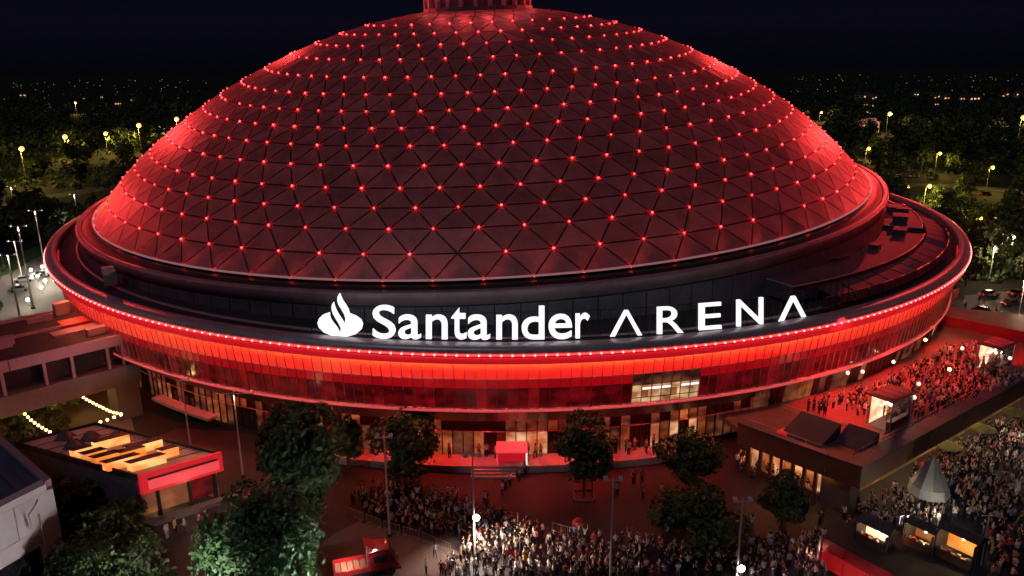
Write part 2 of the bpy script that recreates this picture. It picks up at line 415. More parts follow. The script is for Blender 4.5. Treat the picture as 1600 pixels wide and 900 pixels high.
mb = MB(); dsweep(mb, [(81.6, -0.75), (82.5, -0.7), (82.6, -1.05), (82.15, -2.6), (81.9, -2.65)]); apart('parapet_lip', mb, M['lip'], drum)
N = 96
for i in range(N):   # drum cladding sheets that the camera side shows
    a0 = -RADS(112) + RADS(224) * i / N; a1 = -RADS(112) + RADS(224) * (i + 1) / N - RADS(0.10)
    t0, t1 = dring(82.28, a0, -2.75), dring(82.28, a1, -2.75); b0, b1 = Vector((t0.x, t0.y, 17)), Vector((t1.x, t1.y, 17))
    i0 = Vector((XD, YD, 0))
    sh = lambda p: p + (Vector((i0.x, i0.y, p.z)) - p).normalized() * 0.15
    mb = MB(); mb.hexa([b0, b1, sh(b1), sh(b0)], [t0, t1, sh(t1), sh(t0)]); apart('cladding_panel', mb, M['drum'], drum)
# cupola
cup0 = Vector((XD, YD, ZD)) + dn * (APEX - 1.6)
cb = MB(); k = 24
def cp(r, a, h): return cup0 + dxa * (r * math.sin(a)) - dya * (r * math.cos(a)) + dn * h
def ringmb(mb, prof, n, m=0):
    kk = len(prof)
    mb.raw([cp(r, 2 * PI * i / n, h) for i in range(n) for r, h in prof],
           [(i * kk + j, ((i + 1) % n) * kk + j, ((i + 1) % n) * kk + j + 1, i * kk + j + 1) for i in range(n) for j in range(kk - 1)], m)
ringmb(cb, [(11.6, -0.6), (11.6, 1.0), (10.4, 1.05), (10.4, 6.2)], k)
cup = apart('cupola', cb, M['drum'])
mb = MB(); ringmb(mb, [(10.4, 4.4), (11.9, 4.4), (12.1, 4.6), (12.1, 5.1), (11.7, 5.4), (5, 7.6), (0.01, 8.4)], 48); apart('cupola_roof', mb, M['rimmetal'], cup)
mb = MB(); ringmb(mb, [(11.95, 4.25), (12.25, 4.25), (12.25, 4.5), (11.95, 4.5)], 48)
apart('light_band', mb, mat('cupola_strip', (0.5, 0.1, 0.1), emit=(1.0, 0.16, 0.18), es=9), cup)
for i in range(24):
    a = 2 * PI * i / 24; mb = MB()
    mb.hexa([cp(10.55, a - 0.032, 1.0), cp(11.45, a - 0.032, 1.0), cp(11.45, a + 0.032, 1.0), cp(10.55, a + 0.032, 1.0)],
            [cp(10.55, a - 0.032, 4.4), cp(11.45, a - 0.032, 4.4), cp(11.45, a + 0.032, 4.4), cp(10.55, a + 0.032, 4.4)])
    apart('pillar', mb, M['whitefascia'], cup)

# ---- ring roof and rim
mb = MB(); sweep(mb, [(-1.9, -0.35), (-16.5, 0.35)], -PI, PI, 240); ring_roof = apart('ring_roof', mb, M['roofdark'])
mb = MB(); sweep(mb, [(0.0, -0.75), (0.12, -0.70), (0.22, -0.1), (0.05, 0.35), (-0.5, 0.55), (-1.5, 0.6), (-1.62, 0.5), (-1.62, -0.5)], -PI, PI, 240)
apart('rim_cap', mb, M['rimmetal'])
mb = MB(); sweep(mb, [(-4.6, -0.4), (-4.6, 0.05), (-4.95, 0.05), (-4.95, -0.4)], -PI, PI, 240); apart('roof_curb', mb, M['lip'], ring_roof)
# raised roof deck on the right between the drum and the rim
def arc_poly(r0, r1, a0, a1, n=16):
    return [ring(r1, a0 + (a1 - a0) * i / n, 0) for i in range(n + 1)] + [ring(r0, a1 + (a0 - a1) * i / n, 0) for i in range(n + 1)]
mb = MB(); mb.prism(arc_poly(76.4, 84.6, RADS(27), RADS(60)), 18.2, 20.4); deck1 = apart('raised_roof', mb, M['slab'], ring_roof)
mb = MB()
P_ = [ring(84.7, RADS(27) + RADS(33) * i / 24, 20.45) for i in range(25)]
mb.path(P_, 0.13, 5); mb.path([ring(84.7, RADS(27), 20.45), ring(76.5, RADS(27), 20.45)], 0.11, 5)
apart('roof_edge_trim', mb, M['rimmetal'], ring_roof)
mb = MB(); mb.prism(arc_poly(77, 84.2, RADS(61.5), RADS(80)), 18.2, 20.9); apart('raised_roof', mb, M['slab'], ring_roof)
mb = MB(); mb.path([ring(84.2, RADS(61.5) + RADS(18.5) * i / 12, 20.95) for i in range(13)], 0.12, 5)
mb.path([ring(77, RADS(61.4), 20.95), ring(84.2, RADS(61.4), 20.95)], 0.10, 5); apart('roof_edge_trim', mb, M['rimmetal'], ring_roof)
for (a, r, w, d, h, z) in [(58, 81, 3.2, 2, 1.0, 20.4), (64, 80.5, 4, 2.4, 1.5, 20.9), (68, 81, 2.4, 2.0, 1.9, 20.9), (72, 80, 3, 2, 1.2, 20.9), (40, 79, 3.5, 1.6, 0.5, 20.4), (48, 80, 2.0, 1.4, 0.7, 20.4)]:
    mb = MB(); mb.box(ring(r, RADS(a), z + h / 2), (w, d, h), RADS(a)); mb.box(ring(r, RADS(a), z + h + 0.06), (w + .2, d + .2, 0.12), RADS(a))
    apart('roof_unit', mb, M['slab'], ring_roof)
for i in range(15):   # sloping roof glazing outside the raised deck
    a0 = RADS(30 + 3.0 * i); a1 = RADS(30 + 3.0 * (i + 1) - 0.25); mb = MB()
    b = [ring(85.0, a0, 19.95), ring(88.2, a0, 19.15), ring(88.2, a1, 19.15), ring(85.0, a1, 19.95)]
    mb.hexa([p - Vector((0, 0, .25)) for p in b], b)
    apart('roof_glazing', mb, M['skylight'] if i in (4, 5, 9) else M['slab'], ring_roof)
for i in range(18):   # low outer screen of panels just inside the rim on the right
    a0 = RADS(28 + 2.2 * i); a1 = RADS(28 + 2.2 * (i + 1) - 0.35); mb = MB()
    mb.hexa([ring(88.6, a0, 18.3), ring(88.6, a1, 18.3), ring(88.45, a1, 18.3), ring(88.45, a0, 18.3)],
            [ring(88.6, a0, 19.7), ring(88.6, a1, 19.7), ring(88.45, a1, 19.7), ring(88.45, a0, 19.7)])
    apart('screen_panel', mb, M['soffit'] if i % 3 else M['slab'], ring_roof)
for (px, py, w, h) in [(172, 432, 1.6, 2.6), (178, 432, 1.0, 2.2)]:
    p = at(px, py + 12, 18.8); mb = MB(); mb.box((p.x, p.y, 18.8 + h / 2), (w, w, h), 0.5); apart('roof_unit', mb, M['ledge'], ring_roof)

# ---- facade: lit panels, glass, mullions, rail, soffit
NB, A_END = 166, RADS(66.5)
DA = 2 * A_END / NB
fb = MB()
sweep(fb, [(-1.9, -0.9), (-2.4, 13.5 - 18.4)], -PI, PI, 160)
sweep(fb, [(-2.4, 13.5), (-2.8, 9.4), (-5.2, 6.5), (-7.2, 6.5), (-7.2, 0)], -PI, PI, 160, zf=1)
facade = apart('facade', fb, M['black'])
def slab4(r0, z0, r1, z1, a0, a1, th=0.12):
    mb = MB()
    o = [ring(r0, a0, z0), ring(r0, a1, z0), ring(r1, a1, z1), ring(r1, a0, z1)]
    i = [ring(r0 - th, a0, z0), ring(r0 - th, a1, z0), ring(r1 - th, a1, z1), ring(r1 - th, a0, z1)]
    mb.raw(o + i, [(0, 1, 2, 3), (7, 6, 5, 4), (0, 4, 5, 1), (1, 5, 6, 2), (2, 6, 7, 3), (3, 7, 4, 0)])
    return mb
lit_bays = set()
for i in range(NB):
    a = -A_END + DA * i; px = pj(ring(R - 2, a + DA / 2, 11))[0]
    if 985 < px < 1092 and abs(a) < 0.6: lit_bays.add(i)
bulb_m = MB(); bulb_m.ball((0, 0, 0), 0.115, 6, 4); bulb_me = bulb_m.mesh('bulb', M['bulb'])
for i in range(NB):
    a0 = -A_END + DA * i; a1 = a0 + DA; am = (a0 + a1) / 2; g = DA * 0.035
    ztm = zt(am)
    apart('lit_panel', slab4(R - 1.55, 13.62, R - 1.05, ztm - 1.0, a0 + g, a1 - g), M['redpanel'], facade)
    if i in lit_bays:
        apart('glass_pane', slab4(R - 1.78, 12.0, R - 1.6, 13.5, a0 + g, a1 - g), M['roomlow'], facade)
        pane = apart('glass_pane', slab4(R - 2.0, 9.65, R - 1.8, 11.9, a0 + g, a1 - g), M['room'], facade)
        if i % 4 != 3: apart('ceiling_light', slab4(R - 1.80, 11.35, R - 1.775, 11.62, a0 + g * 1.5, a1 - g * 1.5), M['sign'], facade)
        apart('window_bar', slab4(R - 1.93, 10.22, R - 1.915, 10.32, a0, a1), M['black'], facade)
        if i % 3 == 0: apart('blind', slab4(R - 1.90, 10.32, R - 1.80, 11.3, a0 + g * 2, a1 - g * 9), M['roomdim'], facade)
    else:
        apart('upper_pane', slab4(R - 1.72, 12.35, R - 1.6, 13.5, a0 + g, a1 - g), M['glassup'], facade)
        apart('glass_pane', slab4(R - 2.0, 9.65, R - 1.73, 12.25, a0 + g, a1 - g), M['glass'] if (i * 7) % 5 else M['glass2'], facade)
    mb = MB(); r0, r1 = R - 2.0, R - 1.0; w = 0.035 / R
    mb.raw([ring(r0 - .1, a0 - w, 9.6), ring(r0 + .09, a0 - w, 9.6), ring(r0 + .09, a0 + w, 9.6), ring(r0 - .1, a0 + w, 9.6),
            ring(r1 - .1, a0 - w, ztm - 1.0), ring(r1 + .03, a0 - w, ztm - 1.0), ring(r1 + .03, a0 + w, ztm - 1.0), ring(r1 - .1, a0 + w, ztm - 1.0)],
           [(0, 1, 5, 4), (1, 2, 6, 5), (2, 3, 7, 6), (3, 0, 4, 7)])
    apart('mullion', mb, M['mullion'], facade)
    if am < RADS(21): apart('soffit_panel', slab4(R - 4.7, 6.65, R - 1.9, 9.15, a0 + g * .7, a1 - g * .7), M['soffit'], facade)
    else:
        u = random.random()
        apart('terrace_pane', slab4(R - 2.75, 6.25, R - 2.3, 9.15, a0 + g * 2.5, a1 - g * 2.5), M['roomdim'] if u < .20 else M['room'] if u < .26 else M['roomlow'] if u < .50 else M['carglass'], facade)
    obj('rim_bulb', bulb_me, facade, loc=ring(R + 0.34, a0 + DA * .5, zt(a0) - 0.42) - AO)
mb = MB(); sweep(mb, [(-1.66, 9.6), (-1.66, 9.2), (-2.2, 9.2)], -PI, PI, 240, zf=1); sweep(mb, [(-2.2, 9.66), (-1.66, 9.6)], -PI, PI, 240, zf=1)
apart('ledge_rail', mb, M['rail'], facade)
mb = MB(); sweep(mb, [(-1.66, 9.58), (-1.60, 9.55), (-1.60, 9.28), (-1.66, 9.25)], -A_END, A_END, 200, zf=1); apart('rail_glow', mb, M['railglow'], facade)  # glowing strip added so the rail looks lit red
mb = MB(); sweep(mb, [(-0.05, -1.60), (0.08, -1.60), (0.14, -0.72), (0.0, -0.70)], -PI, PI, 240); apart('rim_fascia', mb, M['redglow'], facade)  # red glow of the light strip put into the fascia as emission
mb = MB(); sweep(mb, [(-0.97, -1.50), (-0.85, -1.50)], -A_END, A_END, 200); apart('cove_light', mb, M['cove'], facade)
mb = MB(); sweep(mb, [(0.20, -0.50), (0.30, -0.50), (0.30, -0.34), (0.20, -0.34)], -A_END, A_END, 200)
apart('light_strip', mb, mat('rim_strip', (0.5, 0.05, 0.05), emit=(1.0, 0.04, 0.04), es=3.5), facade)
mb = MB(); sweep(mb, [(-1.58, 13.60), (-1.5, 13.60), (-1.5, 13.52), (-1.58, 13.52)], -A_END, A_END, 200, zf=1); apart('transom', mb, M['mullion'], facade)

# ---- ground floor glazing, doors
gf = MB(); sweep(gf, [(-6.95, 6.5), (-6.95, 0.0)], -RADS(70), RADS(70), 120, zf=1)
gfl = apart('ground_floor', gf, M['black'])
NG = 84; GA0, GA1 = -RADS(47), RADS(30)
for i in range(NG):
    a0 = GA0 + (GA1 - GA0) * i / NG; a1 = GA0 + (GA1 - GA0) * (i + 1) / NG; g = (a1 - a0) * 0.05
    u = random.random(); deg = math.degrees(a0)
    if deg < -24: pm = M['roomdim'] if (i // 3) % 3 == 0 else (M['roomlow'] if u < .4 else M['carglass'])
    elif -14 < deg < 22: pm = M['room'] if u < .26 else (M['roomdim'] if u < .58 else (M['roomlow'] if u < .78 else M['carglass']))
    else: pm = M['roomdim'] if u < .3 else M['roomlow'] if u < .7 else M['glass']
    apart('door_pane', slab4(R - 6.7, 1.0, R - 6.7, 4.2, a0 + g, a1 - g), pm, gfl)
    mb = MB(); w_ = 0.05 / R; mb.raw([ring(R - 6.75, a0 - w_, .95), ring(R - 6.5, a0 - w_, .95), ring(R - 6.5, a0 + w_, .95), ring(R - 6.75, a0 + w_, .95), ring(R - 6.75, a0 - w_, 6.45), ring(R - 6.5, a0 - w_, 6.45), ring(R - 6.5, a0 + w_, 6.45), ring(R - 6.75, a0 + w_, 6.45)], [(0, 1, 5, 4), (1, 2, 6, 5), (2, 3, 7, 6), (3, 0, 4, 7)]); apart('door_frame', mb, M['black'], gfl)
    apart('window_pane', slab4(R - 6.7, 4.35, R - 6.7, 6.4, a0 + g, a1 - g), M['roomlow'] if u < .5 else M['carglass'] if u < .85 else M['roomdim'], gfl)
mb = MB(); sweep(mb, [(-6.55, 4.34), (-6.5, 4.34), (-6.5, 4.2), (-6.55, 4.2)], GA0, GA1, 100, zf=1); apart('transom', mb, M['mullion'], gfl)
mb = MB(); sweep(mb, [(-5.9, 6.48), (-5.4, 6.48), (-5.4, 6.40), (-5.9, 6.40)], -RADS(44), RADS(26), 100, zf=1)
apart('soffit_light', mb, mat('soffit_strip', (0.5, 0.05, 0.04), emit=(1.0, 0.055, 0.03), es=9.0), gfl)
# plinth terrace in front of the doors
mb = MB()
pl = [ring(R - 3.6, -RADS(15.5) + RADS(31) * i / 24, 0) for i in range(25)] + [ring(R - 7.3, RADS(15.5) - RADS(31) * i / 24, 0) for i in range(25)]
mb.prism(pl, -0.2, 0.95); apart('entrance_plinth', mb, M['ledge'])
mb = MB()
for i in range(3):
    mb.prism([ring(R - 3.6 + .45 * (3 - i), RADS(-3) + RADS(3.6) * j / 4, 0) for j in range(5)] + [ring(R - 3.58, RADS(.6) - RADS(3.6) * j / 4, 0) for j in range(5)], -0.1, 0.24 * (i + 1) - .02 * i)
apart('entrance_steps', mb, M['ledge'])
mb = MB()
pl = [ring(R - 4.9, -RADS(38) + RADS(9) * i / 10, 0) for i in range(11)] + [ring(R - 6.6, -RADS(29) - RADS(9) * i / 10, 0) for i in range(11)]
mb.prism(pl, 1.6, 2.0); apart('entrance_plinth', mb, M['ledge'])

# ---- lights of the arena; the far dome floods are added, unseen and without masts
RED = (1.0, 0.045, 0.042)
for k in range(16):
    a = 2 * PI * (k + .5) / 16
    lamp('cupola_lamp', cp(12.9, a, 4.1), 800, RED, 0.8, 'SPOT', cp(26, a, -2), 120, 1.0)
for sgn, pw in ((-1, 440000), (1, 600000)):
    for a, f, h in ((64, 0.16, 95), (97, 0.5, 52), (112, 0.9, 58), (128, 0.95, 75), (148, 0.65, 95)):
        lamp('dome_fill', ring(225, RADS(a * sgn), h), pw * f, RED, 3.0, 'SPOT', ring(18, RADS(a * sgn), 45), 50, 0.5)  # added in the open air to redden the dome's flanks
for k in range(76):
    a = 2 * PI * (k + .5) / 76
    if math.cos(a) > -.35: lamp('gutter_lamp', dring(81.3, a, 0.45), 170, (1.0, 0.17, 0.15), 0.2, 'SPOT', dring(75.5, a, 5.0), 105, 0.8)

# ================================================================== THE SIGN
sign = thing('illuminated_sign', 'white illuminated lettering with flame emblem standing along the front rim of the arena roof', 'sign', (XR, YR, 0))
SR = R - 2.3
def oncyl(px, py, r=SR):
    d = ray(px, py); ox, oy = -XR, -YR
    A = d.x * d.x + d.y * d.y; B = 2 * (ox * d.x + oy * d.y); C = ox * ox + oy * oy - r * r
    t = (-B - math.sqrt(B * B - 4 * A * C)) / (2 * A)
    x, y = d.x * t, d.y * t
    return math.atan2(x - XR, -(y - YR)), CAMH + d.z * t
def place_sign(name, vs, fs, box, slope):
    """vs: (u,v,w) u,v in 0..1, w depth in metres"""
    x0, y0, x1, y1 = box; xc = (x0 + x1) / 2
    c = [[oncyl(x, y + slope * (x - xc)) for x in (x0, x1)] for y in (y1, y0)]
    out = []
    for u, v, w in vs:
        a = (c[0][0][0] * (1 - u) + c[0][1][0] * u) * (1 - v) + (c[1][0][0] * (1 - u) + c[1][1][0] * u) * v
        z = (c[0][0][1] * (1 - u) + c[0][1][1] * u) * (1 - v) + (c[1][0][1] * (1 - u) + c[1][1][1] * u) * v
        out.append(ring(SR + w, a, z))
    mb = MB(); mb.raw(out, fs); return obj(name, mb.mesh(name, M['sign'], AO), sign)
def outline(pts, depth=0.25):
    """closed outline in unit box -> extruded mesh (triangulated front)"""
    from mathutils.geometry import tessellate_polygon
    n = len(pts); tri = tessellate_polygon([[Vector((p[0], p[1], 0)) for p in pts]])
    vs = [(p[0], p[1], depth) for p in pts] + [(p[0], p[1], 0) for p in pts]
    fs = [tuple(t) for t in tri] + [tuple(i + n for i in t) for t in tri] + [(i, (i + 1) % n, (i + 1) % n + n, i + n) for i in range(n)]
    return vs, fs
def glyph(ch, offset=0.0):
    cu = bpy.data.curves.new('glyph', 'FONT'); cu.body = ch; cu.size = 1; cu.offset = offset; cu.extrude = 0.05; cu.resolution_u = 6
    o = bpy.data.objects.new('glyph', cu); COL.objects.link(o)
    dg = bpy.context.evaluated_depsgraph_get(); dg.update()
    me = bpy.data.meshes.new_from_object(o.evaluated_get(dg))
    V = [v.co.copy() for v in me.vertices]; F = [tuple(p.vertices) for p in me.polygons]
    bpy.data.objects.remove(o); bpy.data.curves.remove(cu); bpy.data.meshes.remove(me)
    x0 = min(v.x for v in V); x1 = max(v.x for v in V); y0 = min(v.y for v in V); y1 = max(v.y for v in V)
    return [((v.x - x0) / (x1 - x0), (v.y - y0) / (y1 - y0), 0.25 if v.z > 0 else 0.0) for v in V], F
fl = [(465, 150), (425, 165), (400, 190), (390, 217), (398, 245), (430, 275), (480, 295), (530, 301), (580, 297), (630, 280), (662, 250), (670, 217), (660, 190), (630, 168), (588, 152),
      (583, 130), (568, 103), (548, 75), (536, 50), (528, 30), (517, 50), (515, 75), (521, 97), (540, 127), (558, 157), (566, 185), (563, 205), (556, 220), (545, 197), (525, 167), (507, 138), (496, 110),
      (490, 85), (480, 105), (479, 127), (488, 157), (508, 192), (527, 222), (537, 245), (536, 262), (528, 280), (520, 258), (505, 235), (485, 212), (470, 188), (465, 168)]
vs, fs = outline([((x - 390) / 280, 1 - (y - 30) / 271) for x, y in fl])
place_sign('flame_emblem', vs, fs, (497.5, 457.5, 567.5, 525.3), 0.03)
for ch, b, sl, of in [('S', (583, 476, 618.5, 528.5), .03, .006), ('a', (623, 491, 658, 529), .025, .007), ('n', (666, 491, 699.5, 529), .02, .007), ('t', (705.5, 480, 729, 529.5), .015, .007),
                  ('a', (731, 491, 766, 530), .01, .007), ('n', (775.5, 491, 809, 529.5), 0, .007), ('d', (815, 477.5, 850.5, 529.5), -.01, .007), ('e', (857, 490, 893.5, 529), -.02, .007), ('r', (899, 488.5, 921, 527.5), -.03, .007),
                  ('R', (1026, 478, 1067, 520), -.06, 0.0), ('E', (1091, 472.5, 1126, 514), -.075, 0.0), ('N', (1150, 466, 1191, 507.5), -.10, 0.0)]:
    v, f = glyph(ch, of); place_sign('letter', v, f, b, sl)
lam = [(0, 0), (.44, 1), (.56, 1), (1, 0), (.86, 0), (.5, .84), (.14, 0)]
for b, sl in [((953, 484, 1002.5, 524), -.045), ((1215, 462, 1260, 501), -.12)]:
    vs, fs = outline(lam); place_sign('letter', vs, fs, b, sl)
mb = MB()
for i in range(60):
    a = RADS(-15.5) + RADS(46) * i / 59; z = zt(a)
    mb.tube(ring(SR - .25, a, z - .4), ring(SR - .25, a, z + 4.0), 0.05, n=4)
mb.path([ring(SR - .25, RADS(-15.5) + RADS(46) * i / 59, zt(RADS(-15.5) + RADS(46) * i / 59) + 0.55) for i in range(60)], 0.09, 5)
mb.path([ring(SR - .25, RADS(-15.5) + RADS(46) * i / 59, zt(RADS(-15.5) + RADS(46) * i / 59) + 3.9) for i in range(60)], 0.05, 5)
obj('support_frame', mb.mesh('support_frame', M['black'], AO), sign)

# ================================================================== GROUND, PLAZA, ROADS
def sheet(name, pts, z, m):
    mb = MB(); mb.poly([(p[0], p[1], z) for p in pts]); return obj(name, mb.mesh(name, m), kind='structure')
sheet('ground', [(-14000, -200), (14000, -200), (14000, 16000), (-14000, 16000)], 0, M['ground'])
sheet('plaza', [(-46, 30), (140, 30), (150, 140), (95, 160), (60, 110), (0, 95), (-48, 100), (-58, 84)], 0.004, M['asphalt'])
sheet('pavement', [at(*p)[:2] for p in ((440, 905), (520, 835), (560, 815), (650, 838), (745, 872), (700, 905))], 0.008, M['paving'])
sheet('car_park', [at(*p)[:2] for p in ((-60, 560), (-60, 440), (20, 420), (75, 395), (112, 455), (110, 500), (70, 520))], 0.004, M['parking'])
sheet('lawn', [at(*p)[:2] for p in ((-30, 428), (10, 400), (60, 385), (68, 396), (15, 428), (-30, 440))], 0.012, M['lawn'])
def strip(name, pts, w, z, m):
    L, Rr = [], []
    for i, p in enumerate(pts):
        a = pts[max(i - 1, 0)]; b = pts[min(i + 1, len(pts) - 1)]; d = Vector((b[0] - a[0], b[1] - a[1], 0)).normalized(); n = Vector((-d.y, d.x, 0)) * w / 2
        L.append((p[0] + n.x, p[1] + n.y)); Rr.append((p[0] - n.x, p[1] - n.y))
    mb = MB()
    for i in range(len(pts) - 1): mb.poly([(*L[i], z), (*Rr[i], z), (*Rr[i + 1], z), (*L[i + 1], z)])
    return obj(name, mb.mesh(name, m), kind='structure')
strip('road', [at(*p) for p in ((-120, 318), (0, 314), (60, 310), (110, 303), (180, 290))], 12, 0.02, M['road'])
strip('road', [at(*p) for p in ((1330, 306), (1420, 288), (1500, 291), (1600, 300), (1750, 312))], 10, 0.02, M['road'])
strip('path', [at(*p) for p in ((60, 640), (105, 640), (120, 672), (160, 690), (200, 700))], 3.2, 0.02, M['paving'])
sheet('garden_court', [at(*p)[:2] for p in ((108, 610), (195, 600), (215, 700), (150, 690), (112, 665))], 0.016, M['concrete'])
sheet('side_car_park', [at(*p)[:2] for p in ((1490, 520), (1508, 462), (1560, 455), (1700, 470), (1700, 560), (1600, 545))], 0.008, M['road'])

# ================================================================== LEFT: elevated link building
zb = 13.0
E0, E1 = at(0, 566, zb), at(195, 521, zb); F1 = at(108, 482, zb)
du = (E1 - E0).normalized(); dw = (F1 - E1); dw.z = 0; wlen = dw.length; dw.normalize()
link = thing('link_building', 'flat roofed concrete bridge building joining the left side of the arena', 'building', (E1.x, E1.y, 0))
LO = link.location
def lpt(u, w, z): return E1 + du * u + dw * w + Vector((0, 0, z - zb))
def lbox(mb, u0, u1, w0, w1, z0, z1, m=0):
    mb.hexa([lpt(u0, w0, z0), lpt(u1, w0, z0), lpt(u1, w1, z0), lpt(u0, w1, z0)], [lpt(u0, w0, z1), lpt(u1, w0, z1), lpt(u1, w1, z1), lpt(u0, w1, z1)], m)
def lpart(name, boxes, m, parent=None):
    mb = MB()
    for b in boxes: lbox(mb, *b)
    return obj(name, mb.mesh(name, m, LO), parent or link)
LL = -42
roof = lpart('roof', [(LL, 0.2, 0.3, wlen, 12.3, 12.6)], M['roofdark'])
lpart('parapet', [(LL, 0.2, wlen, wlen + .35, 12.2, 13.1)], M['whitefascia'], roof)
for u0, u1 in ((LL, -28.1), (-28, -14.6), (-14.5, 0)): lpart('fascia_board', [(u0, u1, -0.05, 0.3, 11.5, 13.0)], M['whitefascia'], roof)
lpart('back_wall', [(LL, -0.2, 3.0, 3.3, 8.3, 12.3)], M['black'])
lpart('beam', [(LL, 1.2, -0.35, 1.8, 5.5, 8.3)], M['concrete'])
lpart('floor', [(LL, 0.0, 1.8, wlen, 7.6, 8.3)], M['concrete'])
for u in (-0.6, -2.6, -7.2, -10.6, -15.5, -19, -21, -27, -32): lpart('column', [(u - .18, u + .18, 0.05, 0.4, 8.3, 11.5)], M['whitefascia'])
for u0, u1 in ((-6.8, -3.0), (-10.3, -7.6), (-26.6, -21.4)): lpart('window', [(u0, u1, .5, .58, 8.9, 11.4)], M['carglass'])
lpart('pier', [(-2.3, 0.9, 0.2, 3.4, 0, 5.5)], M['concrete'])
lpart('pier', [(-30, -27, 8, 11, 0, 7.6)], M['concrete'])
for (px, py, a, b, h, mm) in [(126, 503, 5.5, 3.2, .35, 'redboard'), (117, 517, 6, 2.4, .2, 'lip'), (150, 522, 2.4, 1.2, 1.0, 'lip'), (146, 522, 1.0, .8, .9, 'whitefascia'), (98, 490, 2.2, 1.4, 1.8, 'lip'),
                              (76, 500, 1.2, .7, .9, 'whitefascia'), (57, 503, 2.4, .9, .6, 'lip'), (6, 543, 2.0, 1.2, 1.4, 'whitefascia'), (14, 538, 1.4, .8, 1.2, 'lip'), (60, 520, 12, .4, .3, 'lip')]:
    p = at(px, py, 12.6); mb = MB(); rz = math.atan2(du.y, du.x); mb.box((p.x, p.y, 12.6 + h / 2), (a, b, h), rz); mb.box((p.x, p.y, 12.63 + h), (a + .12, b + .12, .06), rz)
    obj('roof_unit', mb.mesh('roof_unit', M[mm], LO), roof)
lamp('link_fill', ring(R + 9, RADS(-19), 21), 16000, (1.0, .22, .30), .3, 'SPOT', lpt(-14, 0, 12.0), 40, .6)  # unseen red spot added in mid-air to tint the link fascia
# walls of the court under the link
court = thing('court_wall', 'low warm lit wall and doorway of the court beneath the link building', 'wall', lpt(-6, 9, 0))
mb = MB(); lbox(mb, -14, -3, 12.5, 12.8, 0, 6.2); obj('wall', mb.mesh('wall', M['cream'], court.location), court)
for u in (-12.6, -10.2, -5.6): mb = MB(); lbox(mb, u, u + 1.3, 12.40, 12.48, .2, 2.6); obj('door', mb.mesh('door', M['roomdim'], court.location), court)
lamp('court_lamp', lpt(-9, 7.5, 4.6), 300, (1.0, 0.60, 0.16), 0.3)
lamp('court_lamp', lpt(-5, 5.5, 4.2), 150, (1.0, 0.55, 0.18), 0.3)

# ================================================================== LEFT: pavilion with glowing rooflights
zp = 6.0
PA, PB, PD = at(215, 742, zp), at(338, 707, zp), at(27, 691, zp)
PC = PB + (PD - PA)
pav = thing('pavilion', 'low pavilion with glowing orange rooflights and a red lit front fascia', 'pavilion', (PA.x, PA.y, 0))
PO = pav.location
def pq(s, t, z): return Vector((PA.x + (PB.x - PA.x) * s + (PD.x - PA.x) * t, PA.y + (PB.y - PA.y) * s + (PD.y - PA.y) * t, z))
def pquad(mb, s0, s1, t0, t1, z0, z1, m=0):
    mb.hexa([pq(s0, t0, z0), pq(s1, t0, z0), pq(s1, t1, z0), pq(s0, t1, z0)], [pq(s0, t0, z1), pq(s1, t0, z1), pq(s1, t1, z1), pq(s0, t1, z1)], m)
def ppart(name, q, m, parent=None):
    mb = MB()
    for a in q: pquad(mb, *a)
    return obj(name, mb.mesh(name, m, PO), parent or pav)
proof = ppart('roof', [(0, 1, 0, 1, 5.5, 5.75)], M['ledge'])
ppart('parapet', [(-.02, 0, -.01, 1, 5.3, 6.1), (1, 1.02, -.01, 1, 5.3, 6.1), (-.02, 1.02, 1, 1.012, 5.3, 6.1)], M['black'], proof)
ppart('side_wall', [(0, .03, .02, 1, 0, 5.45)], M['drum']); ppart('side_wall', [(.97, 1, .02, 1, 0, 5.45)], M['palewall']); ppart('back_wall', [(0.03, .97, .97, .99, 0, 5.45)], M['cream'])
fas = ppart('fascia', [(-.02, 1.02, -.03, -.012, 3.7, 6.15)], M['redglow'])
ppart('lit_board', [(.06, .96, -.036, -.031, 4.1, 5.2)], M['pinksign'], fas)
ppart('slot', [(.06, .94, -.038, -.031, 5.3, 5.5)], M['black'], fas)
for i, (a, b) in enumerate(((.03, .22), (.26, .62), (.66, .95))):
    w = ppart('window', [(a, b, .03, .035, .6, 3.5)], M['roomdim'] if i < 2 else M['glass']); ppart('frame', [(b + .005, b + .03, .015, .04, 0, 3.65)], M['black'], w)
ppart('plinth', [(-.02, 1.1, -.09, -.03, 0, .55)], M['concrete'])
hs = []
for (px, py, L, wd) in [(173, 690, .42, 1), (127, 706, .22, 1), (147, 711, .26, 0), (166, 716, .30, 0), (225, 698, .42, 1), (190, 722, .40, 1), (229, 722, .42, 1), (263, 706, .20, 1), (205, 708, .30, 0)]:
    p = at(px, py, 6.3)
    e1 = (PB - PA); e2 = (PD - PA); d = p - PA; det = e1.x * e2.y - e1.y * e2.x
    s_ = (d.x * e2.y - d.y * e2.x) / det; t_ = (e1.x * d.y - e1.y * d.x) / det
    rl = ppart('rooflight', [(s_ - L / 2, s_ + L / 2, t_ - .022, t_ + .022, 5.76, 6.75)], M['warmhot'] if wd else M['warmbox'], proof)
    ppart('lid', [(s_ - L / 2 - .02, s_ + L / 2 + .02, t_ - .032, t_ + .032, 6.76, 6.86)], M['ledge'], None) if 0 else None
    mb = MB(); pquad(mb, s_ - L / 2 - .01, s_ + L / 2 + .01, t_ - .02, t_ + .034, 6.78, 6.88); obj('rooflight_lid', mb.mesh('rooflight_lid', M['black'], PO), proof)
for k in range(1, 9):
    mb = MB(); pquad(mb, .01, .99, k / 9 - .003, k / 9 + .003, 5.75, 5.80); obj('roof_seam', mb.mesh('roof_seam', M['black'], PO), proof)
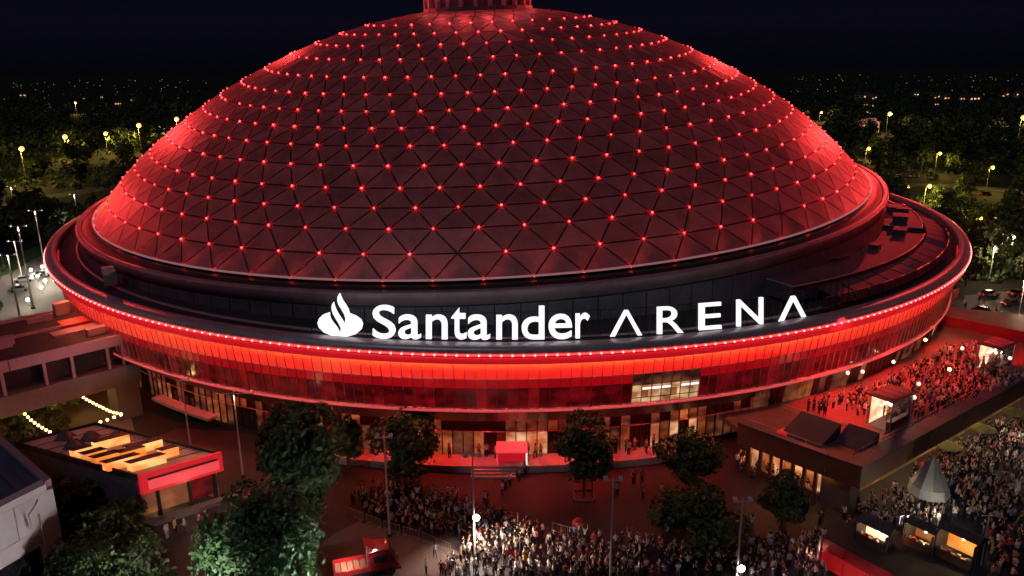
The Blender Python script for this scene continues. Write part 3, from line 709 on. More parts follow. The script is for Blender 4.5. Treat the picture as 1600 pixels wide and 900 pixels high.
for (s_, t_) in [(.3, .72), (.6, .78), (.45, .9), (.75, .66)]:
    mb = MB(); c = pq(s_, t_, 5.76); mb.tube(c, c + Vector((0, 0, .9)), 1.3, 0.5, 4); obj('roof_vent', mb.mesh('roof_vent', M['slab'], PO), proof)
lamp('pavilion_lamp', pq(.4, -.16, 2.6), 130, (1.0, 0.5, 0.3), 0.3)
lamp('pavilion_room_lamp', pq(.5, .2, 3.0), 300, (1.0, 0.62, 0.25), 0.3)

# ================================================================== LEFT FRONT: pale building with slate blue roof
zw = 12.0
WA, WB, WC = at(72, 751, zw), at(-60, 636, zw), at(-20, 798, zw)
wb = thing('pale_building', 'pale rendered building with slate blue standing seam roof in the bottom left corner', 'building', (WA.x, WA.y, 0))
WO = wb.location
ea = (WB - WA); eb = (WC - WA).normalized() * 16
wn = Vector((-eb.y, eb.x, 0)).normalized()
if wn.dot(Vector((1, -1, 0))) < 0: wn = -wn
def wq(a, b, z, o=0): return Vector((WA.x + ea.x * a + eb.x * b + wn.x * o, WA.y + ea.y * a + eb.y * b + wn.y * o, z))
def whex(name, a0, a1, b0, b1, z0, z1, m, parent=None, o0=0, o1=0):
    mb = MB(); mb.hexa([wq(a0, b0, z0, o0), wq(a1, b0, z0, o1), wq(a1, b1, z0, o1), wq(a0, b1, z0, o0)], [wq(a0, b0, z1, o0), wq(a1, b0, z1, o1), wq(a1, b1, z1, o1), wq(a0, b1, z1, o0)])
    return obj(name, mb.mesh(name, m, WO), parent or wb)
wroof = whex('roof', .0, 1, .0, 1, 11.4, 11.7, M['slab'])
wk = WA - PA
mroof = mat('slate_roof', (0.075, 0.13, 0.20), 0.4, 0.3, nscale=0.3, namt=0.25)
NSE = 14
for i in range(NSE): whex('roof_sheet', .03, .98, .02 + i * .96 / NSE, .02 + (i + .93) * .96 / NSE, 11.72, 11.80 + .04 * (i % 2), mroof, wroof)
whex('verge_trim', .0, 1, -.03, .015, 11.3, 12.0, M['whitefascia'], wroof)
whex('verge_trim', -.02, .025, 0.016, 1, 11.3, 12.0, M['palewall'], wroof)
for b0, b1 in ((-.02, .22), (.222, .62), (.622, 1)): whex('wall_panel', -.02, .0, b0, b1, 8.0, 11.28, M['palewall'])
for b0, b1 in ((-.02, .12), (.86, 1)): whex('wall_panel', -.02, .0, b0, b1, 0, 7.97, M['palewall'])
whex('wall_panel', -.02, 0, .12, .86, 6.3, 7.97, M['palewall']); whex('wall_panel', -.02, 0, .12, .86, 0, 1.2, M['palewall'])
whex('end_wall', 0, 1, -.03, -.004, 0, 11.28, M['palewall'])
win = whex('window', -.012, -.006, .12, .86, 1.2, 6.3, M['carglass'])
for b in (.12, .36, .61, .845): whex('frame', -.024, -.012, b, b + .015, 1.2, 6.3, M['black'], win)
mb = MB(); mb.path([wq(-.05, .16, 8.9), wq(-.05, .16, 10.3), wq(-.05, .11, 10.9), wq(-.02, .08, 10.9)], .09, 6); mb.path([wq(-.05, .10, .1), wq(-.05, .10, 9.9)], .09, 6)
obj('downpipe', mb.mesh('downpipe', M['steel'], WO), wb)
mb = MB(); c = wq(-.03, .42, 9.0); mb.box(c, (.25, .25, .25), .6); obj('wall_lamp', mb.mesh('wall_lamp', M['black'], WO), wb)

# ================================================================== RIGHT: terrace building with the crowd on its roof
zt_ = 7.2
TA, TB, TC = at(1345, 727, zt_), at(1156, 659, zt_), at(1600, 590, zt_)
ac = (TC - TA); ac.z = 0; ac.normalize(); ab = (TB - TA); ab.z = 0; abl = ab.length; ab.normalize()
ter = thing('terrace_building', 'brown fasciaed terrace building with red lit roof deck beside the arena', 'building', (TA.x, TA.y, 0))
TO = ter.location
def tp(u, w, z): return Vector((TA.x + ac.x * u + ab.x * w, TA.y + ac.y * u + ab.y * w, z))
def tbox(mb, u0, u1, w0, w1, z0, z1):
    mb.hexa([tp(u0, w0, z0), tp(u1, w0, z0), tp(u1, w1, z0), tp(u0, w1, z0)], [tp(u0, w0, z1), tp(u1, w0, z1), tp(u1, w1, z1), tp(u0, w1, z1)])
def tpart(name, q, m, parent=None, label=None):
    mb = MB()
    for a in q: tbox(mb, *a)
    return obj(name, mb.mesh(name, m, TO), parent or ter, label)
def az_of(p): return math.atan2(p.x - XR, -(p.y - YR))
TE = tp(82, 0, 0); a1_, a0_ = az_of(TE), az_of(TB)
pts = [TB, TA, TE] + [ring(R - 2.9, a1_ + (a0_ - a1_) * i / 20, 0) for i in range(21)]
mb = MB(); mb.prism([(p.x, p.y) for p in pts], 5.6, 6.2); deck = obj('deck', mb.mesh('deck', M['deck'], TO), ter)
for i in range(17):
    u0, u1 = i * 4.8 - (0.3 if i == 0 else 0), (i + 1) * 4.8 - .06
    tpart('fascia_panel', [(u0, u1, -.32, 0, 4.5, 7.0)], M['brown'])
    tpart('gutter_cap', [(u0, u1, -.42, 1.5, 7.0, 7.22)], M['bluecap'])
for i in range(4):
    w0, w1 = i * abl / 4 + .02, (i + 1) * abl / 4 - .05
    tpart('fascia_panel', [(-.3, 0, w0, w1, 4.5, 7.0)], M['brown'])
    tpart('gutter_cap', [(-.4, .5, w0 + (1.5 if i == 0 else 0), w1, 7.0, 7.2)], M['bluecap'])
tpart('soffit', [(.0, 82, .0, 3.2, 5.3, 5.58)], M['cream']); tpart('soffit', [(.0, 3, 3.22, abl, 5.3, 5.58)], M['brown'])
# walls below
for i in range(18):
    u0 = 3.2 + i * 4.3
    if i % 3 == 1: tpart('opening', [(u0, u0 + 4.2, 3.3, 3.45, 0.0, 5.3)], M['roomdim'])
    else: tpart('wall_panel', [(u0, u0 + 4.2, 3.2, 3.5, 0, 5.3)], M['cream'])
tpart('corner_wall', [(.9, 3.1, 1.2, 4.6, 0, 5.3)], M['concrete'])
for i in range(7):
    w0 = 4.8 + i * (abl - 5) / 7
    tpart('bar_front', [(2.6, 2.9, w0, w0 + (abl - 5) / 7 - .1, 0, 5.3)], M['roomdim'] if i % 2 else M['room'])
    tpart('column', [(.25, .6, w0, w0 + .35, 0, 5.3)], M['brown'])
tpart('bar_counter', [(1.4, 1.9, 5, abl - 1, 0, 1.05)], M['brown'])
for u in (7, 15, 24, 33, 44, 56):
    lamp('eave_lamp', tp(u, 1.2, 4.9), 230 if u < 10 else 360, (1.0, 0.64, 0.38), 0.25)
    mb = MB(); mb.ball(tp(u + 2, .9, 4.7), .28, 8, 6); obj('globe_lamp', mb.mesh('globe_lamp', M['cool'], TO), ter)
for w in (4, 8, 12): lamp('bar_lamp', tp(0.9, min(w, abl - 1), 4.6), 380, (1.0, 0.42, 0.14), 0.25)
# railings on the deck
def railing(p0, p1, name='railing'):
    n = max(1, round((p1 - p0).length / 2.2)); g = None
    root = obj(name, None, ter) if 0 else None
    mb = MB(); mb.tube(p0 + Vector((0, 0, 1.1)), p1 + Vector((0, 0, 1.1)), .045, n=5); mb.tube(p0 + Vector((0, 0, .6)), p1 + Vector((0, 0, .6)), .03, n=5)
    r = obj('railing', mb.mesh('railing', M['steel'], TO), ter)
    for i in range(n + 1):
        q = p0.lerp(p1, i / n); mb = MB(); mb.tube(q, q + Vector((0, 0, 1.1)), .04, n=5); obj('post', mb.mesh('post', M['steel'], TO), r)
railing(tp(2, 2.0, 6.2), tp(78, 2.0, 6.2)); railing(tp(1.2, 2.2, 6.2), tp(1.2, abl - .5, 6.2)); railing(tp(8, 2.4, 6.2), tp(8.5, abl, 6.2))
for (u, w, a, b, h) in [(4.5, 8.5, 2.0, 5.0, 1.8), (6.4, 4.0, 1.4, 3.6, 1.6)]:
    mb = MB(); mb.hexa([tp(u - a, w - b / 2, 6.22), tp(u + a, w - b / 2, 6.22), tp(u + a, w + b / 2, 6.22), tp(u - a, w + b / 2, 6.22)],
                       [tp(u - a, w - b / 2, 6.3), tp(u + a, w - b / 2, 6.3 + h), tp(u + a, w + b / 2, 6.3 + h), tp(u - a, w + b / 2, 6.3)])
    obj('stair_hood', mb.mesh('stair_hood', M['canvas'], TO), deck)
mb = MB(); tbox(mb, 2.4, 3.8, 10.2, 11.4, 6.22, 6.5); obj('roof_hatch', mb.mesh('roof_hatch', M['redglow'], TO), deck)
tpart('end_parapet', [(60, 60.4, 2, 26, 6.2, 8.0)], M['redboard'])
tpart('end_parapet', [(60.4, 80, 25.6, 26, 6.2, 8.0)], M['redboard'])

def kiosk(px, py, lab, z=6.2):
    p = at(px, py, z); k = thing('glass_kiosk', lab, 'kiosk', p, math.atan2(ac.y, ac.x), 'glass kiosks on the terrace')
    mk = lambda name, boxes, m, par=None: obj(name, (lambda mb: ([mb.box(*b) for b in boxes], mb.mesh(name, m))[1])(MB()), par or k)
    Lx, Ly, Hh = 4.6, 2.8, 3.8
    for sx_ in (-1, 1):
        for sy_ in (-1, 1): mk('post', [((sx_ * Lx / 2, sy_ * Ly / 2, Hh / 2), (.12, .12, Hh))], M['steel'])
    rf = mk('roof', [((0, 0, Hh + .1), (Lx + .5, Ly + .5, .2))], M['black'])
    for i in range(3): mk('roof_panel', [((-1.35 + 1.35 * i, 0, Hh + .24), (1.2, Ly, .06))], M['slab'], rf)
    mk('glass_pane', [((0, -Ly / 2, Hh / 2 + .45), (Lx - .14, .03, Hh - 1.0))], M['clearglass'])
    mk('glass_pane', [((-Lx / 2, 0, Hh / 2), (.03, Ly - .14, Hh - .1))], M['clearglass'])
    mk('glass_pane', [((Lx / 2, 0, Hh / 2), (.03, Ly - .14, Hh - .1))], M['clearglass'])
    mk('back_panel', [((0, Ly / 2 - .1, Hh / 2), (Lx - .3, .06, Hh - .2))], M['kiosklight'])
    ct = mk('counter', [((0, -Ly / 2 + .35, .5), (Lx - .4, .5, 1.0))], M['redboard']); mk('counter_top', [((0, -Ly / 2 + .35, 1.03), (Lx - .3, .6, .06))], M['whitefascia'], ct)
    for i in range(5): mk('shelf_lamp', [((-1.5 + .75 * i, .4, 2.6), (.25, .25, .12))], M['cool'])
    lamp('kiosk_lamp', p + Vector((0, 0, 2.4)), 150, (1.0, 0.62, 0.45), .2)
kiosk(1388, 660, 'glass kiosk with dark roof nearer the terrace railing, glowing inside')
kiosk(1552, 575, 'glass kiosk with striped dark roof at the far end of the terrace')
for (px, py, pw) in [(1345, 640, 1500), (1440, 600, 2200), (1530, 560, 2200), (1300, 620, 900)]:
    q = at(px, py, 6.2); a = az_of(q) - .02; lamp('terrace_flood', ring(R + 1.6, a, zt(a) + 1.4), pw * 12, (1.0, 0.016, 0.024), .3, 'SPOT', q, 75, .7)

for (px, py, c, lab) in [(1425, 646, 1, 'white globe lamp at the right corner of the nearer glass kiosk'), (1432, 624, 1, 'white globe lamp just behind the nearer glass kiosk'), (1393, 588, 1, 'white globe lamp against the facade behind the terrace crowd'), (1345, 604, 1, 'white globe lamp by the facade at the near edge of the terrace crowd'),
                         (1292, 610, 1, 'white globe lamp nearest the left end of the terrace'), (1443, 552, 0, 'orange globe lamp at the far back of the terrace near the facade end'), (1574, 582, 1, 'white globe lamp before the far glass kiosk'), (1322, 606, 1, 'white globe lamp, second from the left end of the terrace'), (1480, 600, 0, 'orange globe lamp in the middle of the terrace crowd'), (1500, 566, 1, 'white globe lamp in the far half of the terrace crowd')]:
    q = at(px, py, 6.2); t = thing('globe_lamp', lab, 'lamp', q, 0, 'globe lamps on the terrace')
    mb = MB(); mb.tube((0, 0, 0), (0, 0, 2.0), .04, n=6); obj('post', mb.mesh('post', M['black']), t)
    mb = MB(); mb.ball((0, 0, 2.2), .26, 10, 7); obj('globe', mb.mesh('globe', M['globe'] if c else M['festoon']), t)
    lamp('globe_light', q + Vector((0, -.1, 2.75)), 28, (1.0, .74, .55) if c else (1.0, .45, .15), .15)
M['parasol'] = mat('parasol_cloth', (0.10, 0.105, 0.025), 0.8, nscale=1.5, namt=0.15)
for px, py, lab in [(1478, 722, 'yellow green parasol under the long terrace eave, nearest the cone tent'), (1532, 694, 'yellow green parasol under the long terrace eave, in the middle'), (1582, 668, 'yellow green parasol under the long terrace eave, nearest the right edge')]:
    q = at(px, py); t = thing('parasol', lab, 'parasol', q, 0, 'parasols under the terrace eave')
    mb = MB(); mb.tube((0, 0, 0), (0, 0, 2.9), .04, n=6); obj('pole', mb.mesh('pole', M['steel']), t)
    for i in range(8):
        a0, a1 = 2 * PI * i / 8, 2 * PI * (i + 1) / 8; mb = MB(); mb.poly([(1.7 * math.cos(a0), 1.7 * math.sin(a0), 2.3), (1.7 * math.cos(a1), 1.7 * math.sin(a1), 2.3), (0, 0, 3.0)]); obj('canopy_panel', mb.mesh('canopy_panel', M['parasol']), t)
# ---- cone tent, sign boards, booth, tents
p = at(1447, 792); tent = thing('cone_tent', 'grey conical canvas tent standing below the terrace eave', 'tent', p)
for i in range(10):
    a0, a1 = 2 * PI * i / 10, 2 * PI * (i + 1) / 10; mb = MB()
    P3 = lambda r, a, z: (r * math.cos(a), r * math.sin(a), z)
    mb.poly([P3(2.0, a0, 3.0), P3(2.0, a1, 3.0), P3(.06, a1, 6.6), P3(.06, a0, 6.6)]); obj('canvas_gore', mb.mesh('canvas_gore', M['tentgrey2'] if i % 2 else M['tentgrey']), tent)
    mb = MB(); mb.poly([P3(2.25, a0, 1.9), P3(2.25, a1, 1.9), P3(2.02, a1, 2.98), P3(2.02, a0, 2.98)]); obj('valance', mb.mesh('valance', M['tentgrey']), tent)
for i in range(5):
    a = 2 * PI * i / 5; mb = MB(); mb.tube(P3(2.1, a, 0), P3(2.05, a, 3.0), .05, n=6); obj('pole', mb.mesh('pole', M['steel']), tent)
lamp('tent_lamp', p + Vector((-1.2, -5.0, 2.6)), 300, (1.0, .95, .75), .2)
for px, lab in ((1408, 'white illuminated notice board with dark print, nearer the corner column'), (1416, 'white illuminated notice board with dark print, nearer the cone tent')):
    p = at(px, 824); b = thing('notice_board', lab, 'sign', p, .3, 'notice boards')
    mb = MB(); mb.box((0, 0, .95), (.62, .08, 1.0)); obj('board', mb.mesh('board', M['sign']), b)
    mb = MB(); mb.box((0, -.05, 1.0), (.22, .012, .28)); obj('print', mb.mesh('print', M['black']), b)
    mb = MB(); mb.box((-.22, 0, .22), (.05, .05, .45)); mb.box((.22, 0, .22), (.05, .05, .45)); obj('leg', mb.mesh('leg', M['black']), b)

zk = 3.4
BA, BB, BC = at(1288, 838, zk), at(1392, 892, zk), at(1346, 806, zk)
booth = thing('red_booth', 'red walled booth with dark flat roof in the bottom right corner', 'booth', (BA.x, BA.y, 0)); BO = booth.location
be1 = (BB - BA).normalized(); be2 = (BC - BA).normalized()
def bq(u, w, z): return Vector((BA.x + be1.x * u + be2.x * w, BA.y + be1.y * u + be2.y * w, z))
def bpart(name, q, m, parent=None, org=BO, root=None):
    mb = MB()
    for (u0, u1, w0, w1, z0, z1) in q: mb.hexa([bq(u0, w0, z0), bq(u1, w0, z0), bq(u1, w1, z0), bq(u0, w1, z0)], [bq(u0, w0, z1), bq(u1, w0, z1), bq(u1, w1, z1), bq(u0, w1, z1)])
    return obj(name, mb.mesh(name, m, org), parent or root or booth)
for i in range(5):
    bpart('wall_panel', [(i * 2.4 + .02, i * 2.4 + 2.36, -.1, 0, 2.0, 3.3)], M['redboard']); bpart('wall_panel', [(i * 2.4 + .02, i * 2.4 + 2.36, -.16, -.02, .1, 1.97)], M['redglow2'])  # lower panels look lit through a faint emission
broof = bpart('roof', [(-.1, 12.2, -.2, 7.5, 3.32, 3.45)], M['roofdark']); bpart('side_wall', [(-.08, 0.02, 0.02, 7.4, 0, 3.3)], M['redboard']); bpart('corner_post', [(-.35, -.12, -.3, -.05, 0, 3.3)], M['cool' if 0 else 'steel'])
bpart('fill', [(.1, 12, .1, 7.3, 0, 3.2)], M['black'])
lamp('booth_wall_lamp', bq(-.6, -1.4, 1.2), 60, (1.0, .45, .35), .15)
def tentbox(px, py, u, w, h, lab, glow):
    q = at(px, py, 3.45); t = thing('canvas_stall', lab, 'stall', q, math.atan2(be1.y, be1.x) , 'canvas stalls on the booth roof')
    mb = MB(); mb.poly([(-u / 2, w / 2, 0), (u / 2, w / 2, 0), (u / 2, w / 2, h), (-u / 2, w / 2, h)]); obj('back_cloth', mb.mesh('back_cloth', M[glow]), t)
    for s_ in (-1, 1): mb = MB(); mb.box((s_ * u / 2, 0, h / 2), (.06, w, h)); obj('side_cloth', mb.mesh('side_cloth', M['canvas']), t)
    mb = MB(); mb.raw([(-u / 2 - .2, -w / 2 + .35, h + .15), (u / 2 + .2, -w / 2 + .35, h + .15), (u / 2 + .2, w / 2 + .2, h - .1), (-u / 2 - .2, w / 2 + .2, h - .1), (-u / 2 - .2, 0, h + .7), (u / 2 + .2, 0, h + .7)],
                      [(0, 1, 5, 4), (2, 3, 4, 5), (0, 4, 3), (1, 2, 5)]); obj('canvas_roof', mb.mesh('canvas_roof', M['canvas']), t)
    mb = MB(); mb.box((0, -w / 2 + .2, .45), (u - .2, .4, .9)); obj('counter', mb.mesh('counter', M['brown']), t)
    for i in range(4):
        mb = MB(); mb.box((-u / 2 + .4 + i * (u - .8) / 3, -w / 2 + .2, 1.0), (.34, .28, .2)); obj('goods_box', mb.mesh('goods_box', M[('ledge', 'redboard', 'cream', 'steel')[i]]), t)
    for s_ in (-1, 1): mb = MB(); mb.tube((s_ * (u / 2 + .15), -w / 2 + .3, 0), (s_ * (u / 2 + .15), -w / 2 + .3, h + .12), .035, n=5); obj('pole', mb.mesh('pole', M['steel']), t)
    mb = MB(); mb.ball((0.2, 0, h - .35), .14, 8, 6); obj('lantern', mb.mesh('lantern', M['cool']), t)
    lamp('stall_lamp', q + Vector((0, -.2, h - .5)), 130, (1.0, .62, .2), .12)
tentbox(1366, 848, 3.0, 2.0, 1.7, 'small dark canvas stall with bright orange glow at the left of the booth roof', 'kiosklight')
tentbox(1497, 872, 3.4, 2.6, 2.6, 'tall dark canvas stall with yellow light inside at the right of the booth', 'warmbox')
tentbox(1440, 852, 2.6, 2.4, 2.0, 'dark canvas stall between the two brighter stalls on the booth roof', 'roomdim')

# ---- entrance canopy
p = at(800, 737); can = thing('entrance_canopy', 'red lit box canopy standing before the main doors', 'canopy', (p.x, p.y, 0))
mk = lambda root, name, boxes, m, par=None: obj(name, (lambda mb: ([mb.box(*b) for b in boxes], mb.mesh(name, m))[1])(MB()), par or root)
for s_ in (-1, 1): mk(can, 'post', [((s_ * 1.85, 0, 1.35), (.16, .3, 2.7))], M['sign' if s_ > 0 else 'pinksign'])
mk(can, 'roof', [((0, 1.2, 2.8), (3.9, 3.0, .16))], M['pinksign']); mk(can, 'front_board', [((0, -.12, 2.1), (3.5, .1, 1.1))], M['redglow']); mk(can, 'back_panel', [((0, 2.6, 1.35), (3.7, .1, 2.7))], M['redboard'])

# ================================================================== LIGHT MASTS AND LAMP POSTS
def mast(base, top, lab, heads=2, flood=None, r=0.13, name='light_mast', group='slim light masts on the plaza', lit=None, arm=0.7, pw=0, lc=(1.0, .82, .6)):
    b = at(*base); H = h_at(b, top[1]); t = thing(name, lab, 'light mast', b, 0, group)
    mb = MB(); mb.tube((0, 0, 0), (0, 0, H), r, r * .55, 10); obj('pole', mb.mesh('pole', M['pole']), t)
    mb = MB(); mb.tube((0, 0, 0), (0, 0, .35), r * 2.2, r * 1.8, 10); obj('base', mb.mesh('base', M['black']), t)
    mb = MB(); mb.tube((-arm, 0, H - .25), (arm, 0, H - .25), .05, n=6); obj('crossarm', mb.mesh('crossarm', M['pole']), t)
    for i in range(heads):
        x = -arm + 2 * arm * i / max(1, heads - 1) if heads > 1 else arm
        mb = MB(); mb.hexa([(x - .22, -.35, H - .2), (x + .22, -.35, H - .2), (x + .22, .25, H - .1), (x - .22, .25, H - .1)], [(x - .22, -.35, H - .02), (x + .22, -.35, H - .02), (x + .18, .25, H + .12), (x - .18, .25, H + .12)])
        hd = obj('lamp_head', mb.mesh('lamp_head', M['pole']), t)
        mb = MB(); mb.box((x, -.08, H - .19), (.3, .42, .03)); obj('lens', mb.mesh('lens', M[lit] if lit else M['carglass']), hd)
    if lit and pw: lamp('mast_lamp', b + Vector((0, -.1, H - .5)), pw, lc, .25, 'SPOT', b + Vector((0, -1, 0)), 150, .4) if name != 'street_lamp' else lamp('mast_lamp', b + Vector((0, -.1, H - .5)), pw, lc, .25, 'SPOT', at(425, 965) + Vector((-.5, 0, 6.5)) if base[0] > 500 else at(170, 960) + Vector((0, 1, 5)), 125, .5)
    if flood:
        z = h_at(b, flood[1]); s_ = 1 if flood[0] > base[0] else -1
        mb = MB(); mb.box((.22 * s_, -.12, z), (.62, .3, .55)); mb.tube((0, 0, z), (.22 * s_, -.1, z), .05, n=6); fl_ = obj('floodlight', mb.mesh('floodlight', M['black']), t)
        mb = MB(); mb.ball((.26 * s_, -.34, z), .36, 10, 8, sc=(1, .5, 1)); obj('lens', mb.mesh('lens', M['floodlens']), fl_)
        lamp('flood_lamp', b + Vector((.3 * s_, -.75, z)), flood[2] * 1.2, (1.0, .76, .60), .3, 'SPOT', b + Vector((1.5 * s_, -2.6, 0)), 158, .35)
    return t
mast((609, 838), (597, 680), 'slim grey light mast rising out of the queue beside the big dark tree', 2)
mast((742, 869), (739, 709), 'slim light mast carrying a dazzling floodlight above the middle of the queue', 2, (749, 806, 5200))
mast((953, 912), (949, 747), 'slim light mast with twin white heads in the front crowd, left of the low tree', 2)
mast((1147, 945), (1142, 780), 'slim light mast with a dazzling floodlight low on its pole by the low round tree', 2, (1148, 885, 4200))
mast((380, 745), (374, 612), 'tall light mast before the left facade with a long red lit arm', 1, arm=2.2, lit='cool', pw=1500, lc=(1.0, .55, .28))
mast((298, 700), (291, 592), 'tall thin mast standing at the left facade next to the pavilion', 1)
mast((1523, 930), (1519, 802), 'bare light mast standing in front of the canvas stalls', 1)
mast((166, 935), (163, 876), 'short lamp post with a white head in front of the wide low tree', 1, r=.1, arm=.35, name='lamp_post')
mast((1665, 720), (1665, 560), 'floodlight mast added out of view beyond the right crowd', 2, (1672, 640, 6500))  # unseen mast, added to brighten the right crowd
# lit post that lights the near trees, just beyond the lower edge
mast((615, 1010), (615, 925), 'white street lamp on the pavement beside the pale green tree', 1, lit='cool', pw=9000, lc=(.95, 1.0, .96), arm=.5, name='street_lamp')
mast((330, 1120), (330, 985), 'white street lamp between the pale rendered building and the pale green tree', 1, lit='cool', pw=15000, lc=(1.0, .90, .90), arm=.5, name='street_lamp')
for base, top, lab in [((52, 482), (42, 352), 'tallest floodlight mast of the left car park with a wide cross head'), ((73, 433), (67, 328), 'floodlight mast of the left car park close to the arena rim'),
                       ((31, 497), (27, 397), 'bright white lit mast at the left edge of the car park'), ((33, 432), (30, 376), 'short mast with orange lamp heads behind the car park'),
                       ((122, 341), (120, 303), 'mast behind the left shoulder of the arena rim'), ((22, 320), (20, 290), 'small mast by the bright road left of the dome')]:
    mast(base, top, lab, 2, lit='cool', r=.22 if base[1] > 400 else .3, arm=1.6, group='car park masts', pw=5000 if base[1] > 400 else 9000, lc=(1.0, .86, .66))
for px, py, hgt, lab in [(67, 425, 1, 0), (60, 440, 1, 0), (78, 420, 1, 0), (82, 432, 1, 0), (45, 478, 1, 0), (50, 430, 1, 0), (87, 447, 1, 0), (72, 447, 1, 0), (66, 458, 1, 0)]:
    p = at(px, py); t = thing('bollard_light', 'small round white light on a short post in the left car park', 'bollard light', p, 0, 'bollard lights in the left car park')
    mb = MB(); mb.tube((0, 0, 0), (0, 0, 1.2), .12, n=6); obj('post', mb.mesh('post', M['pole']), t)
    mb = MB(); mb.ball((0, 0, 1.4), .36, 8, 6); obj('globe', mb.mesh('globe', M['cool']), t)
    lamp('bollard_lamp', p + Vector((0, 0, 2.0)), 500, (1.0, .85, .62), .3)
# amber park lamps
AMB = [(42, 288, 229, 1), (106, 250, 214, 1), (168, 238, 209, .7), (221, 236, 194, 1), (279, 222, 186, 1), (120, 178, 161, .5), (1384, 209, 178, .7), (1591, 214, 184, .9),
       (1408, 330, 293, .8), (1443, 322, 291, .8), (-2, 720, 648, .8), (1521, 372, 341, .4), (1352, 250, 232, .4), (1460, 272, 240, .4), (1540, 300, 262, .5), (340, 178, 166, .4), (1280, 190, 176, .3)]
WH = ['tall amber street lamp among dark trees, far left and lowest of its row', 'amber street lamp among the trees, second from the left of its row', 'smaller amber street lamp between two brighter ones', 'amber street lamp with pale foliage behind its pole',
      'amber street lamp touching the left outline of the dome', 'faint distant street lamp above the left trees', 'street lamp on a pale pole near the pink lit building', 'street lamp on a pale pole at the right edge above the trees',
      'amber lamp close beside the right arena rim', 'amber lamp by the bright road right of the arena rim', 'amber garden lamp at the left edge below the link building', 'dim amber lamp inside the trees at the right',
      'dim lamp hidden in trees beside the right outline of the dome', 'dim lamp in the trees above the white car', 'dim lamp in the trees at far right above the road', 'dim lamp beyond the upper left outline of the dome', 'dim lamp beyond the upper right outline of the dome']
for (px, yb, yt, s_), lab in zip(AMB, WH):
    b = at(px, yb); H = min(h_at(b, yt), 16); t = thing('street_lamp', lab, 'street lamp', b, 0, 'amber park lamps')
    d = (b - Vector((0, 0, CAMH))).length; r = max(.12, d * .00032)
    mb = MB(); mb.tube((0, 0, 0), (0, 0, H), r, r * .7, 6); obj('pole', mb.mesh('pole', M['parkpole']), t)
    mb = MB(); mb.tube((0, 0, H - .1), (.9, -.5, H + .1), r * .7, n=6); obj('arm', mb.mesh('arm', M['parkpole']), t)
    mb = MB(); mb.ball((.9, -.5, H + .1), max(.34, min(1.7, d * .0026)) * (.5 + .5 * s_), 8, 6); obj('lamp_globe', mb.mesh('lamp_globe', M['amber']), t)
    lamp('park_lamp', b + Vector((.9, -2.4, H - .5)), (15000 if d > 150 else 260) * s_ * min(2.2, max(1, d / 350)), (1.0, .66, .12), .6)
for px, py, pw in [(1545, 440, 3000), (1575, 420, 2500), (1590, 500, 2200)]:
    b = at(px, py); t = thing('street_lamp', {1545: 'dim car park lamp nearest the right arena rim', 1575: 'dim lamp deepest in the trees right of the arena', 1590: 'dim car park lamp behind the terrace end'}[px], 'street lamp', b, 0, 'dim lamps right of the arena')
    mb = MB(); mb.tube((0, 0, 0), (0, 0, 8), .14, .1, 6); obj('pole', mb.mesh('pole', M['pole']), t); mb = MB(); mb.ball((0, -.2, 8.1), .26, 8, 6); obj('lamp_globe', mb.mesh('lamp_globe', M['cool']), t)
    lamp('park_lamp', b + Vector((0, -1.2, 7.8)), pw, (1.0, .68, .4), .4)
# festoon strings
def festoon(pts, lab, z=3.6):
    P3 = [at(x, y, z) for x, y in pts]; t = thing('festoon_string', lab, 'string lights', P3[0], 0, 'festoon strings in the garden court')
    mb = MB(); mb.path([p - P3[0] + Vector((0, 0, .22)) for p in P3], .02, 4); obj('cable', mb.mesh('cable', M['black']), t)
    m_ = MB(); m_.ball((0, 0, 0), .2, 8, 5); me = m_.mesh('bulb', M['festoon'])
    for p in P3: obj('bulb', me, t, loc=p - P3[0])
    for k in (len(P3) // 4, 3 * len(P3) // 4): lamp('festoon_lamp', P3[k] + Vector((0, 0, -.7)), 55, (1.0, .55, .16), .2)
def interp(pts, n):
    out = []; L = [0]
    for a, b in zip(pts, pts[1:]): L.append(L[-1] + math.hypot(b[0] - a[0], b[1] - a[1]))
    for k in range(n):
        d = L[-1] * k / (n - 1); i = max(j for j in range(len(pts) - 1) if L[j] <= d + 1e-9); u = (d - L[i]) / (L[i + 1] - L[i])
        out.append((pts[i][0] + (pts[i + 1][0] - pts[i][0]) * u, pts[i][1] + (pts[i + 1][1] - pts[i][1]) * u))
    return out
festoon(interp([(109, 601), (122, 615), (135, 624), (150, 632), (175, 644), (189, 647)], 17), 'string of warm bulbs hanging beneath the beam of the link building')
festoon(interp([(22, 625), (28, 636), (39, 647), (49, 657), (62, 666), (78, 675)], 12), 'string of warm bulbs over the dark garden at the far left')
festoon(interp([(113, 671), (140, 664), (165, 657), (178, 652), (189, 648)], 8), 'short string of warm bulbs nearest the pavilion roof')

